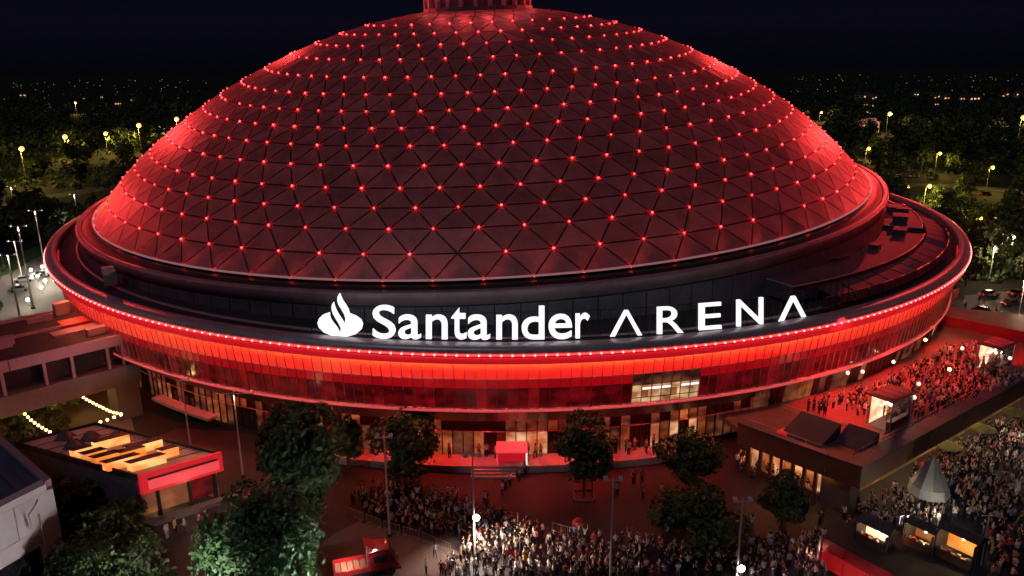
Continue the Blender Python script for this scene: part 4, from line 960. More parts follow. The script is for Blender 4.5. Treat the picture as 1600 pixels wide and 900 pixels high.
# ================================================================== TREES
def leafmass(rng, lobes, n, size, gap=-0.02):
    mb = MB(); vol = [l[3] * l[4] * l[5] for l in lobes]; tot = sum(vol); cum = np.cumsum(vol) / tot; c0 = sum((Vector(l[:3]) for l in lobes), Vector()) / len(lobes)
    k = 0; off = Vector((rng.random() * 50, rng.random() * 50, rng.random() * 50))
    while k < n:
        l = lobes[min(len(lobes) - 1, int(np.searchsorted(cum, rng.random())))]
        d = Vector((rng.gauss(0, 1), rng.gauss(0, 1), rng.gauss(0, 1))).normalized()
        rr = .45 + .6 * rng.random() ** .55
        p = Vector((l[0] + d.x * l[3] * rr, l[1] + d.y * l[4] * rr, l[2] + d.z * l[5] * rr))
        if noise.noise(p * .5 + off) < -gap and rng.random() < .86: k += .22; continue
        nn = (d * .7 + (p - c0).normalized() * .3 + Vector((rng.gauss(0, .6), rng.gauss(0, .6), rng.gauss(0, .6) + .25))).normalized()
        a = nn.orthogonal().normalized(); b = nn.cross(a); t = rng.random() * 6.28; a, b = a * math.cos(t) + b * math.sin(t), b * math.cos(t) - a * math.sin(t)
        s = size * (.55 + .9 * rng.random()); w = s * (.42 + .2 * rng.random())
        br = noise.noise(p * .9 + off * 2)
        mb.poly([p - a * s, p + b * w + nn * s * .12, p + a * s, p - b * w + nn * s * .12], 0 if br + rng.gauss(0, .18) < .02 else (1 if br + rng.gauss(0, .2) < .32 else 2))
        k += 1
    return mb
def lobes_for(rng, Hc, Rc, z0, shape, n):
    out = []
    for i in range(n):
        t = (i + .5) / n; zz = z0 + (Hc - z0) * (0.08 + .84 * t)
        if shape == 'oval': pr = math.sin(PI * (.12 + .80 * t)) ** .8
        elif shape == 'cone': pr = max(.16, (1 - t) ** .75 * (1 if t > .1 else .75))
        elif shape == 'pear': pr = max(.25, math.sin(PI * (.20 + .75 * t)) ** 1.1)
        else: pr = math.sqrt(max(.1, 1 - (t * .9) ** 2))
        a = i * 2.4 + rng.uniform(-.5, .5); o = Rc * pr * rng.uniform(.35, .62); lr = Rc * pr * rng.uniform(.42, .58)
        out.append((o * math.cos(a), o * math.sin(a), zz, lr, lr, lr * rng.uniform(.65, .95) if shape != 'flat' else lr * .55))
        if pr > .6: a += 2.1; out.append((o * math.cos(a), o * math.sin(a), zz + rng.uniform(-.6, .6), lr * .85, lr * .85, lr * .7))
    return out
def trunk_mb(rng, H, r, lobes, z0):
    mb = MB(); p = Vector((0, 0, 0)); segs = 5; pts = [p]
    for i in range(segs): pts.append(Vector((rng.uniform(-.12, .12) * i * .5, rng.uniform(-.12, .12) * i * .5, H * (i + 1) / segs)))
    for i in range(segs): mb.tube(pts[i], pts[i + 1], r * (1 - .16 * i), r * (1 - .16 * (i + 1)), 8, cap=False)
    for l in lobes:
        b = pts[min(segs - 1, 1 + int(rng.random() * 3))]; mb.tube(b, Vector(l[:3]) * .95 + b * .05, r * .35, r * .08, 5, cap=False)
    return mb
def tree(base, ytop, wpx, ybot, shape, n, leaf, lab, mats=('leafc', 'leafa', 'leafb'), seed=1, nl=8, name='plaza_tree', group='trees on the plaza', rtr=.2):
    rng = random.Random(seed); b = at(*base); H = h_at(b, ytop); dep = (b - Vector((0, 0, CAMH))).dot(FWD); Rc = wpx / 2 * dep / FPX; z0 = h_at(b, ybot) if ybot < base[1] else .3
    t = thing(name, lab, 'tree', b, 0, group); lb = lobes_for(rng, H, Rc, z0, shape, nl)
    obj('trunk', trunk_mb(rng, z0 + (H - z0) * .7, rtr, lb, z0).mesh('trunk', M['bark']), t)
    obj('crown', leafmass(rng, lb, n, leaf).mesh('crown', [M[x] for x in mats]), t)
    return t
tree((912, 775), 622, 104, 752, 'pear', 6500, .30, 'dark upright tree standing alone in front of the main doors', seed=3, nl=9)
tree((1078, 772), 672, 112, 752, 'oval', 5000, .28, 'dark rounded tree by the right end of the entrance plinth', seed=4)
tree((1084, 850), 760, 158, 836, 'flat', 7000, .27, 'low wide rounded tree on the open plaza behind the front crowd', ('leafa', 'leafc', 'leafb'), seed=5, nl=6)
tree((642, 762), 636, 122, 742, 'oval', 6000, .30, 'dark bushy tree against the left end of the entrance plinth', seed=6)
tree((545, 735), 620, 76, 715, 'cone', 3800, .28, 'smaller pointed dark tree close against the left part of the facade', seed=7)
tree((480, 822), 618, 156, 806, 'oval', 11000, .34, 'biggest dark tree with the queue at its foot, in front of the left facade', seed=8, nl=11, rtr=.3)
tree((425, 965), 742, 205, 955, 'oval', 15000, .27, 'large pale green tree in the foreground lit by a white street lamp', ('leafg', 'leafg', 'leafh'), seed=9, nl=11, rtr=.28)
tree((178, 960), 812, 222, 950, 'flat', 11000, .25, 'wide low dark green tree beside the pale rendered building', ('leafa', 'leafc', 'leafb'), seed=10, nl=7)
tree((1220, 850), 742, 84, 812, 'oval', 4200, .26, 'small dark tree in a square pit near the terrace corner', seed=12)
tree((156, 845), 797, 30, 838, 'cone', 900, .22, 'small pointed conifer beside the pavilion wall', ('leafa', 'leafb', 'leafb'), seed=13, nl=5, group='shrubs by the pavilion', rtr=.08)
for i, (b, yt, w, yb, lab) in enumerate([((110, 815), 742, 90, 812, 'dark shrub mass directly below the pavilion side wall'), ((165, 790), 736, 80, 788, 'dark shrub mass under the left end of the pavilion roof'), ((205, 835), 775, 70, 832, 'dark shrub between the pavilion corner and the wide low tree'), ((1440, 905), 880, 0, 0, '')][:3]):
    tree(b, yt, w, yb, 'oval', 3000, .26, lab, seed=20 + i, nl=6, name='shrub', group='shrubs by the pavilion', rtr=.08)
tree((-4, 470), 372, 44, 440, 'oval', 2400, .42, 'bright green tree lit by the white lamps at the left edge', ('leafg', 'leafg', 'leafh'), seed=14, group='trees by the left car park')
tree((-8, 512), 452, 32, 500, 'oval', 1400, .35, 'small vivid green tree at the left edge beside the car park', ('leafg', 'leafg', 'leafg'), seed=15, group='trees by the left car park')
GS = ['leafy garden shrub right beside the upper end of the left bulb string', 'leafy garden shrub between the two bulb strings, close under the beam', 'leafy garden shrub left of the long bulb string under the beam', 'leafy garden shrub at the left edge next to the amber garden lamp', 'leafy garden shrub below the middle of the left bulb string', 'leafy garden shrub at the lower end of the left bulb string', 'small leafy shrub under the upper end of the long bulb string']
for i, (px, py, yt, w) in enumerate([(30, 668, 622, 46), (62, 655, 618, 40), (92, 650, 612, 36), (12, 690, 640, 40), (55, 690, 652, 44), (95, 678, 648, 36), (118, 640, 612, 24)]):
    tree((px, py), yt, w, py - 3, 'oval', 1100, .30, GS[i], ('leafa', 'leafb', 'leafb'), seed=30 + i, nl=5, name='shrub', group='garden shrubs below the link building', rtr=.08)

# tree pits
for px, py, lab in [(1220, 850, 'square stone kerb round the small dark tree near the terrace'), (912, 775, 'square kerb round the trunk of the upright tree before the doors')]:
    p = at(px, py); k = thing('tree_pit', lab, 'kerb', p); 
    for i in range(4):
        a = PI / 2 * i; mb = MB(); mb.box((math.cos(a) * 1.2, math.sin(a) * 1.2, .1), (.2, 2.2, .2), a); obj('kerb_stone', mb.mesh('kerb_stone', M['concrete']), k)

# ---- park: six kinds of tree, copied
LSH = ['at the far left and lowest of the row', 'second from the left of the row', 'smaller, third of the left row', 'with pale foliage at its pole', 'touching the left dome outline', 'faint and distant on the left', 'beside the pink lit pavilion', 'at the right edge', 'closest to the right rim', 'by the right bright road', 'of the lower left garden', 'inside the right trees', 'by the right dome outline', 'above the white car', 'far right above the road', 'beyond the upper left outline', 'beyond the upper right outline']
protos = []
rng0 = random.Random(77)
for i in range(7):
    Hc = [11, 13, 9, 12, 10, 14, 8][i]; Rc = [4.6, 4.2, 4.4, 3.4, 5.0, 4.0, 3.6][i]
    lb = lobes_for(rng0, Hc, Rc, 1.6, ['oval', 'oval', 'flat', 'cone', 'oval', 'pear', 'oval'][i], 7)
    protos.append((trunk_mb(rng0, Hc * .7, .25, lb, 2).mesh('trunk', M['bark']), leafmass(rng0, lb, 1500, .46).mesh('crown', [M['leafc'], M['leafa'], M['leafb']])))
park_lamps = [(at(a[0], a[1]), a[3]) for a in AMB]
def clear(p):
    d = math.hypot(p.x - XR, p.y - YR)
    if d < R + 8: return False
    px, py = pj(p)
    if px < 112 and 380 < py < 520: return False
    if px > 1490 and 450 < py < 545: return False
    if py > 545 : return False
    for a in AMB:
        q = at(a[0], a[1])
        if math.hypot(p.x - q.x, p.y - q.y) < 7: return False
        if abs(px - a[0]) < 9 and py > a[1] and py < a[1] + 26: return False
    if px < 200 and 298 < py < 326: return False
    if px > 1320 and 284 < py < 314: return False
    return True
rngp = random.Random(5); spots = []; tries = 0
while len(spots) < 295 and tries < 60000:
    tries += 1
    px = rngp.uniform(-70, 360) if rngp.random() < .46 else rngp.uniform(1230, 1680)
    py = 205 + 315 * rngp.random() ** 1.6
    p = at(px, py)
    if not clear(p): continue
    mind = 6.2
    if any((p - q[0]).length < mind for q in spots): continue
    spots.append((p, px, py))
spots.sort(key=lambda q: q[0].y)
def nearest_lamp(p): return min((math.hypot(p.x - q.x, p.y - q.y), i) for i, (q, _) in enumerate(park_lamps))
for k, (p, px, py) in enumerate(spots):
    d, li = nearest_lamp(p); side = 'left of the dome' if px < 800 else 'right of the dome'
    i = rngp.randrange(7); kind = ['rounded', 'tall rounded', 'low spreading', 'pointed', 'broad', 'pear shaped', 'small rounded'][i]
    d2, li2 = min((math.hypot(px - a[0], (py - a[1]) * 1.5), i) for i, a in enumerate(AMB))
    lab = f'{kind} park tree lit yellow green, {LSH[li]}' if d < 26 else f'dark {kind} park tree {"in front of" if py > AMB[li2][1] else "behind"} the lamp {LSH[li2]}'
    if d >= 26 and d2 > 90: lab = f'dark {kind} park tree ' + (('between the bright road and the arena rim' if py > 310 else 'below the row of street lamps' if py > 250 else 'far behind the street lamps') + ' left of the dome' if px < 800 else ('beside the right car park' if py > 420 else 'between the right arena rim and the car park' if py > 315 else 'beyond the right bright road' if py > 240 else 'in the dark far park right of the dome'))
    lab = ' '.join(lab.split()[:16])
    t = thing('park_tree', lab, 'tree', p, rngp.random() * 6.28, lab)
    s = rngp.uniform(.8, 1.25); t.scale = (s, s, s * rngp.uniform(.85, 1.15))
    obj('trunk', protos[i][0], t); obj('crown', protos[i][1], t)
# far woods
rngf = random.Random(9); fw = MB()
for k in range(3600):
    y = (430 + 420 * rngf.random()) if k < 1300 else (800 + 3600 * rngf.random() ** 1.6); px = rngf.uniform(-60, 1660); x = (px - 800) / FPX * y * 1.02
    if math.hypot(x - XR, y - YR) < R + 20: continue
    pp = pj((x, y, 0))
    if any(abs(pp[0] - a[0]) < 10 and pp[1] < a[1] + 30 and pp[1] > a[1] - 2 for a in AMB) or not ((-70 < pp[0] < 420) or (1180 < pp[0] < 1680)): continue
    if 284 < pp[1] < 320: continue
    h = rngf.uniform(8, 15) * (1.5 if rngf.random() < .06 else 1); r = rngf.uniform(3.5, 6.5); n = 44 if y < 900 else 26
    for j in range(n):
        d = Vector((rngf.gauss(0, 1), rngf.gauss(0, 1), rngf.gauss(0, 1))).normalized(); c = Vector((x + d.x * r, y + d.y * r, h * .55 + d.z * h * .45)); s = rngf.uniform(.7, 1.5) if y < 900 else rngf.uniform(1.2, 2.3)
        a = (d + Vector((rngf.gauss(0, .5), rngf.gauss(0, .5), rngf.gauss(0, .5)))).normalized().orthogonal().normalized(); b = d.cross(a)
        fw.poly([c - a * s, c + b * s * .7, c + a * s, c - b * s * .7], rngf.choice((0, 0, 1)))
ub = MB()
for k in range(3000):
    px = rngf.uniform(-40, 330) if rngf.random() < .45 else rngf.uniform(1270, 1640); py = rngf.uniform(196, 400) if px < 800 else rngf.uniform(196, 560); p = at(px, py)
    if math.hypot(p.x - XR, p.y - YR) < R + 6 or (px < 125 and py > 372) or (px > 1480 and 440 < py) or (px < 215 and 296 < py < 322) or (px > 1310 and 282 < py < 312): continue
    r = rngf.uniform(1.2, 2.8); h = rngf.uniform(1, 3.2)
    for j in range(26):
        d = Vector((rngf.gauss(0, 1), rngf.gauss(0, 1), abs(rngf.gauss(0, 1)))).normalized(); c = p + Vector((d.x * r, d.y * r, d.z * h)); s = rngf.uniform(.3, .75); a = (d + Vector((rngf.gauss(0, .5), rngf.gauss(0, .5), 0))).normalized().orthogonal().normalized(); b = d.cross(a)
        ub.poly([c - a * s, c + b * s * .7, c + a * s, c - b * s * .7], rngf.choice((0, 0, 1)))
obj('undergrowth', ub.mesh('undergrowth', [M['leafc'], M['leafa']]), kind='stuff')
fwo = obj('far_woods', fw.mesh('far_woods', [M['leafc'], M['leafa']]), kind='stuff')

# ================================================================== FAR HOUSES AND CITY LIGHTS
def house(px, py, w, h, lab, group, nwin, wm, rm='rooftile', wall='housewall'):
    p = at(px, py); d = p.y; W_ = w * d / FPX; H_ = h * d / FPX * 1.02; D_ = W_ * .6
    t = thing('far_house', lab, 'house', p, 0, group)
    mb = MB(); mb.box((0, 0, H_ / 2), (W_, D_, H_)); obj('wall', mb.mesh('wall', M[wall]), t)
    mb = MB(); o = W_ * .04; mb.raw([(-W_ / 2 - o, -D_ / 2 - o, H_), (W_ / 2 + o, -D_ / 2 - o, H_), (W_ / 2 + o, D_ / 2 + o, H_), (-W_ / 2 - o, D_ / 2 + o, H_), (-W_ / 3, 0, H_ * 1.35), (W_ / 3, 0, H_ * 1.35)], [(0, 1, 5, 4), (1, 2, 5), (2, 3, 4, 5), (3, 0, 4), (3, 2, 1, 0)])
    obj('roof', mb.mesh('roof', M[rm]), t)
    for i in range(nwin):
        x = -W_ / 2 + W_ * (i + .5) / nwin; mb = MB(); mb.box((x, -D_ / 2 - .05, H_ * rngf.choice((.35, .62, .6))), (W_ / nwin * .5, .1, H_ * .24)); obj('window', mb.mesh('window', M[wm] if rngf.random() < .8 else M['carglass']), t)
    return p, W_, H_
M['farpink'] = mat('pink_glow_wall', (.5, .3, .3), .7, emit=(1.0, .30, .26), es=.42, ecol2=(.35, .06, .05))  # pink light put into walls and roof as emission, without a lamp
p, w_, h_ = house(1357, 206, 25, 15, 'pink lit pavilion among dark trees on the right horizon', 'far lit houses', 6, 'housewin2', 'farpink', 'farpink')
for (px, py, w, h, nw, wm) in [(1340, 156, 12, 8, 2, 'housewin'), (1353, 157, 12, 9, 3, 'housewin'), (1365, 156, 8, 6, 2, 'housewin2'), (1354, 168, 18, 7, 4, 'housewin'), (1358, 179, 16, 7, 3, 'housewin2'), (1460, 156, 20, 8, 4, 'housewin'), (1478, 156, 10, 7, 2, 'housewin'),
                           (1462, 167, 8, 6, 2, 'housewin2'), (1520, 160, 16, 9, 3, 'housewin2'), (1568, 153, 12, 8, 2, 'housewin'), (1587, 153, 11, 8, 3, 'housewin2'), (1502, 158, 10, 6, 2, 'housewin'), (187, 166, 11, 6, 3, 'housewin'), (135, 157, 10, 5, 2, 'housewin'), (38, 153, 12, 6, 2, 'housewin2'), (210, 160, 10, 6, 2, 'housewin'), (274, 168, 9, 5, 1, 'housewin'), (160, 155, 8, 5, 1, 'housewin2'), (1430, 150, 9, 6, 2, 'housewin2')]:
    side = 'left' if px < 800 else 'right'
    lab = {1340: 'westmost of the cluster of amber windowed houses above the pink lit pavilion', 1354: 'wide house with a row of amber windows just above the pink lit pavilion'}.get(px, f'tiny distant house with {"pale" if wm.endswith("2") else "amber"} lit windows near the {side} horizon')
    house(px, py, w, h, lab.replace('westmost', 'outermost'), 'tiny lit houses near the %s horizon, %s' % (side, wm), nw, wm)
cl = MB()
for k in range(130):
    px = rngf.uniform(0, 330) if rngf.random() < .42 else rngf.uniform(1230, 1600); py = rngf.choice((rngf.uniform(120, 135), rngf.uniform(125, 160))) + (0 if px > 800 else 8)
    p = at(px, py); r = p.y * .00028 * rngf.uniform(.35, 1.2); z = rngf.uniform(8, 14); cl.ball((p.x, p.y, z), r, 5, 3, rngf.choice((0, 0, 1, 2)))
obj('city_lights', cl.mesh('city_lights', [mat('town_lamp_amber', (0.8, 0.5, 0.2), emit=(1, .5, .16), es=1.6), mat('town_lamp_white', (.8, .8, .8), emit=(.9, .85, .8), es=1.1), mat('town_lamp_dim', (.8, .6, .4), emit=(1, .5, .3), es=.5)]), kind='stuff')

# ================================================================== VEHICLES
def car_parts(t, mcol, lights=False):
    mb = MB(); prof = [(-2.1, .35), (-2.15, .75), (-1.5, .88), (1.1, .92), (2.05, .80), (2.15, .38)]
    L = [(x, -.86, z) for x, z in prof]; Rr = [(x, .86, z) for x, z in prof]; n = len(prof)
    mb.raw(L + Rr, [tuple(range(n)), tuple(range(2 * n - 1, n - 1, -1))] + [(i, i + n, (i + 1) % n + n, (i + 1) % n) for i in range(n)]); obj('body', mb.mesh('body', mcol), t)
    mb = MB(); mb.hexa([(-1.45, -.8, .89), (1.2, -.8, .92), (1.2, .8, .92), (-1.45, .8, .89)], [(-1.0, -.66, 1.42), (.45, -.66, 1.45), (.45, .66, 1.45), (-1.0, .66, 1.42)]); cab = obj('cabin_glass', mb.mesh('cabin_glass', M['carglass']), t)
    mb = MB(); mb.box((-.28, 0, 1.46), (1.4, 1.3, .05)); obj('roof', mb.mesh('roof', mcol), t)
    for x in (-1.35, 1.35):
        for y in (-.82, .82): mb = MB(); mb.tube((x, y - .1, .33), (x, y + .1, .33), .33, n=12); obj('wheel', mb.mesh('wheel', M['tyre']), t)
    for y in (-.6, .6):
        mb = MB(); mb.box((2.13, y, .66), (.08, .32, .16)); obj('headlight', mb.mesh('headlight', M['headlamp'] if lights else M['steel']), t)
        mb = MB(); mb.box((-2.13, y, .68), (.08, .3, .14)); obj('tail_light', mb.mesh('tail_light', M['taillamp']), t)
carm = [mat('paint_white', (.7, .7, .7), .3, coat=.5, nscale=.4, namt=.05), mat('paint_silver', (.35, .35, .37), .3, .5, coat=.5, nscale=.4, namt=.05), mat('paint_dark', (.03, .03, .035), .3, coat=.5, nscale=.4, namt=.1), mat('paint_red', (.30, .02, .02), .3, coat=.5, nscale=.4, namt=.1)]
CARS = [(66, 432, .5, 2, 0, 'dark car among the white bollard lights in the left car park'), (38, 440, .4, 0, 0, 'white car at the front of the left car park'), (30, 455, .5, 1, 0, 'silver car near the lit mast in the left car park'), (40, 505, .2, 2, 0, 'dark car close to the link building roof'),
        (1428, 277, 0.1, 0, 0, 'white car on the road beyond the right rim'), (1536, 490, .3, 2, 1, 'dark car with headlights on facing the right car park lane'), (1512, 497, .3, 2, 0, 'dark car behind the right end of the facade'), (1555, 500, .2, 1, 1, 'silver car with headlights on in the right car park'),
        (1580, 478, .2, 2, 0, 'dark car under the trees of the right car park'), (1545, 463, .25, 1, 0, 'silver car in the second row of the right car park'), (1590, 462, .2, 3, 0, 'red car in the right car park'), (1570, 515, -2.6, 2, 0, 'dark car with tail lights showing above the terrace'), (1540, 305, 0, 3, 0, 'red car on the road far right')]
for px, py, rz, c, l, lab in CARS:
    t = thing('parked_car', lab, 'car', at(px, py), rz - PI / 2 * (1 if l else 0), 'parked cars'); car_parts(t, carm[c], bool(l))
# red truck
p = at(573, 896); tr = thing('red_truck', 'angular red flatbed truck parked on the pavement in front of the queue', 'truck', p, .30)
rd = mat('truck_red', (.48, .02, .025), .35, coat=.4, nscale=.5, namt=.08)
mk(tr, 'chassis', [((0, 0, .7), (6.4, 2.0, .3))], M['black'])
bed = mk(tr, 'flatbed', [((-1.5, 0, 1.0), (3.5, 2.2, .14)), ((-1.5, -1.1, 1.25), (3.5, .1, .5)), ((-1.5, 1.1, 1.25), (3.5, .1, .5)), ((-3.2, 0, 1.25), (.1, 2.2, .5))], rd)
for i in range(5): mk(tr, 'load_board', [((-2.8 + .62 * i, 0, 1.14), (.5, 1.9, .12))], M['ledge'], bed)
mb = MB(); mb.hexa([(.3, -1.1, .85), (3.2, -1.1, .85), (3.2, 1.1, .85), (.3, 1.1, .85)], [(.3, -1.05, 2.7), (2.2, -1.05, 3.0), (2.2, 1.05, 3.0), (.3, 1.05, 2.7)]); cabo = obj('cab', mb.mesh('cab', rd), tr)
mb = MB(); mb.hexa([(2.32, -.92, 2.72), (2.98, -.92, 1.35), (2.98, .92, 1.35), (2.32, .92, 2.72)], [(2.36, -.92, 2.75), (3.03, -.92, 1.37), (3.03, .92, 1.37), (2.36, .92, 2.75)]); obj('windscreen', mb.mesh('windscreen', M['carglass']), cabo)
for y in (-1.12, 1.09): mb = MB(); mb.box((1.3, y, 2.1), (1.2, .05, .7)); obj('side_window', mb.mesh('side_window', M['carglass']), cabo)
mb = MB(); mb.hexa([(.2, -1.0, 2.9), (2.0, -1.0, 3.05), (2.0, 1.0, 3.05), (.2, 1.0, 2.9)], [(-.1, -.9, 3.6), (.9, -.9, 3.2), (.9, .9, 3.2), (-.1, .9, 3.6)]); obj('wind_deflector', mb.mesh('wind_deflector', rd), cabo)
mb = MB(); mb.box((3.28, 0, .75), (.14, 2.2, .3)); obj('bumper', mb.mesh('bumper', M['black']), tr)
for y in (-.8, .8): mb = MB(); mb.box((3.24, y, 1.08), (.1, .35, .2)); obj('headlight', mb.mesh('headlight', M['steel']), cabo)
mb = MB(); mb.box((1.3, -1.12, 1.35), (1.3, .02, .03)); mb.box((.62, -1.12, 1.8), (.03, .02, 1.5)); mb.box((1.98, -1.12, 1.8), (.03, .02, 1.5)); obj('door_seam', mb.mesh('door_seam', M['black']), cabo)
mb = MB(); mb.box((2.45, -1.3, 2.2), (.12, .2, .4)); mb.box((2.45, 1.3, 2.2), (.12, .2, .4)); obj('mirror', mb.mesh('mirror', M['black']), cabo)
mb = MB(); mb.tube((.1, -.8, 1.0), (.1, -.8, 3.6), .09, n=8); obj('exhaust', mb.mesh('exhaust', M['steel']), tr)
for x in (-2.9, -.3): mb = MB(); mb.box((x, -1.17, 1.25), (.06, .04, .5)); obj('stake', mb.mesh('stake', M['black']), bed)
for x in (-2.3, -1.2, 2.3):
    for y in (-.95, .95): mb = MB(); mb.tube((x, y - .15, .48), (x, y + .15, .48), .48, n=14); obj('wheel', mb.mesh('wheel', M['tyre']), tr)
lamp('truck_bed_lamp', p + Vector((-1.8, -.6, 2.4)), 150, (1.0, .5, .25), .15)

# ================================================================== BARRIERS
bproto = None
def barrier(p0, p1, lab):
    global bproto
    n = max(1, round((p1 - p0).length / 2.3)); d = (p1 - p0) / n; rz = math.atan2(d.y, d.x)
    for i in range(n):
        q = p0 + d * i
        if bproto is None:
            t = thing('crowd_barrier', lab, 'barrier', q, rz, 'crowd barriers along the queue'); mb = MB()
            mb.path([(0.05, 0, .12), (.05, 0, 1.1), (2.15, 0, 1.1), (2.15, 0, .12), (.05, 0, .12)], .028, 5); obj('frame', mb.mesh('frame', M['barrier']), t)
            mb = MB(); [mb.tube((.25 + .2 * k, 0, .12), (.25 + .2 * k, 0, 1.1), .013, n=4) for k in range(10)]; obj('bars', mb.mesh('bars', M['barrier']), t)
            for x in (.25, 1.95): mb = MB(); mb.box((x, 0, .03), (.07, .6, .05)); obj('foot', mb.mesh('foot', M['barrier']), t)
            bproto = t; CH[t.name] = list(t.children)
        else:
            t = bproto.copy(); COL.objects.link(t); t.location = q; t.rotation_euler = (0, 0, rz); t['label'] = lab
            for ch in CH[bproto.name]: c = ch.copy(); COL.objects.link(c); c.parent = t
bpy.context.view_layer.update()
def bline(pts, lab):
    for a, b in zip(pts, pts[1:]): barrier(at(*a), at(*b), lab)
bline([(545, 806), (600, 827), (660, 845), (700, 862)], 'metal crowd barrier at the outer edge of the queue facing the red truck')
bline([(640, 800), (690, 812), (745, 842)], 'metal crowd barrier inside the queue between the two light masts')
bline([(862, 830), (910, 843)], 'metal crowd barrier at the back edge of the front crowd')
bline([(690, 880), (735, 905)], 'metal crowd barrier beside the front crowd near the lower edge')

# ================================================================== PEOPLE
def pose(armL, armR, stride=0.0, lean=0.0, turn=0.0):
    """arms: (elbow xyz, hand xyz) mirrored for L; returns verts, edges, radii, tags. facing -Y"""
    V = []; E = []; Rr = []; T = []
    def add(p, r, tag, par=None):
        V.append(p); Rr.append(r); T.append(tag)
        if par is not None: E.append((par, len(V) - 1))
        return len(V) - 1
    pe = add((0, 0, .95), .135, 'l'); sp = add((0, -lean * .3, 1.14), .125, 't', pe); ch = add((0, -lean * .7, 1.34), .150, 't', sp); nk = add((0, -lean, 1.49), .062, 's', ch)
    hb = add((turn * .02, -lean - .015, 1.56), .078, 's', nk); hm = add((turn * .03, -lean - .02, 1.645), .098, 's', hb); add((turn * .03, -lean - .01, 1.735), .066, 'h', hm)
    for s, arm in ((-1, armL), (1, armR)):
        sh = add((s * .185, -lean * .8, 1.41), .068, 't', ch); el = add((s * arm[0][0], arm[0][1] - lean, arm[0][2]), .048, 't', sh)
        wr = add((s * arm[1][0], arm[1][1] - lean, arm[1][2]), .034, 's', el); v = Vector(V[wr]) - Vector(V[el]); v.normalize(); p = Vector(V[wr]) + v * .09; add(tuple(p), .034, 's', wr)
        hp = add((s * .095, 0, .87), .100, 'l', pe); kn = add((s * .10, -s * stride * .45 - .02, .49), .066, 'l', hp); an = add((s * .11, s * stride * .3 * (1 if s > 0 else 1) - s * stride * .7, .09), .045, 'l', kn)
        add((V[an][0] + s * .02, V[an][1] - .14, .04), .042, 'f', an)
    return V, E, Rr, T
DOWN = ((.235, .02, 1.14), (.23, -.05, .90)); BENT = ((.24, .03, 1.15), (.17, -.24, 1.16)); PHONE = ((.23, -.12, 1.18), (.13, -.30, 1.44)); UPA = ((.27, -.04, 1.62), (.24, -.08, 1.88)); FOLD = ((.25, -.02, 1.14), (.02, -.20, 1.20)); POCK = ((.27, .06, 1.15), (.19, -.03, .97))
POSES = [('arms hanging down', pose(DOWN, DOWN)), ('holding something at the waist', pose(BENT, BENT, .04, .02)), ('walking', pose(DOWN, BENT, .36, .03)), ('raising a phone', pose(DOWN, PHONE, .05)), ('raising both arms', pose(UPA, UPA, .03)), ('hands in pockets', pose(POCK, POCK, .08)), ('arms folded', pose(FOLD, FOLD, .04, .01))]
def body_mesh(ps, sub):
    V, E, Rr, T = ps
    me = bpy.data.meshes.new('skel'); me.from_pydata(V, E, []); o = bpy.data.objects.new('skel', me); COL.objects.link(o)
    m = o.modifiers.new('skin', 'SKIN')
    if not me.skin_vertices: me.attributes
    o.modifiers.new('sub', 'SUBSURF').levels = sub; o.modifiers['sub'].render_levels = sub
    if not me.skin_vertices: raise RuntimeError('no skin layer')
    for i, r in enumerate(Rr): me.skin_vertices[0].data[i].radius = (r * (1.0), r * (.80 if T[i] in 't' else 1.0))
    me.skin_vertices[0].data[0].use_root = True
    dg = bpy.context.evaluated_depsgraph_get(); dg.update()
    out = bpy.data.meshes.new_from_object(o.evaluated_get(dg)); bpy.data.objects.remove(o)
    vs = [tuple(v.co) for v in out.vertices]; fs = [tuple(p.vertices) for p in out.polygons]
    segs = [(Vector(V[a]), Vector(V[b]), T[b]) for a, b in E]; tags = []
    for f in fs:
        c = sum((Vector(vs[i]) for i in f), Vector()) / len(f); best = None
        for a, b, tg in segs:
            d = b - a; u = max(0, min(1, (c - a).dot(d) / d.length_squared)); q = (c - a - d * u).length
            if best is None or q < best[0]: best = (q, tg)
        tg = best[1]
        if tg in 'sh' and c.z > 1.52 and abs(c.x) < .16 and c.z < 1.83 and (c.z > 1.69 or c.y > .015): tg = 'h'
        elif tg == 'h': tg = 's'
        tags.append(tg)
    bpy.data.meshes.remove(out)
    return vs, fs, tags
BODY1 = [body_mesh(p, 1) for _, p in POSES]; BODY0 = [body_mesh(p, 0) for _, p in POSES]
TOPS = [('black', (.012, .012, .014), .28), ('dark grey', (.05, .05, .055), .12), ('navy', (.015, .022, .055), .10), ('white', (.62, .60, .60), .20), ('cream', (.50, .42, .32), .06), ('red', (.42, .025, .025), .07), ('pale blue', (.25, .34, .50), .05), ('pink', (.58, .30, .32), .04), ('yellow', (.55, .36, .05), .02)]
LEGS = [('black', (.012, .012, .014)), ('dark blue', (.03, .04, .075)), ('grey', (.10, .10, .10)), ('beige', (.28, .22, .15))]
SKN = [(.50, .30, .21), (.42, .24, .16), (.60, .38, .28)]; HAIR = [(.012, .009, .007), (.05, .025, .012), (.16, .09, .035)]
tm = [mat('top_' + n.replace(' ', '_'), c, .8, nscale=9, namt=.2) for n, c, _ in TOPS]; lm_ = [mat('trousers_%d' % i, c, .85, nscale=9, namt=.2) for i, (n, c) in enumerate(LEGS)]
sm_ = [mat('skin_%d' % i, c, .6, nscale=5, namt=.08) for i, c in enumerate(SKN)]; hm_ = [mat('hair_%d' % i, c, .6, nscale=20, namt=.2) for i, c in enumerate(HAIR)]; shoe = mat('shoe', (.03, .03, .03), .6, nscale=8, namt=.3)
PM = {}
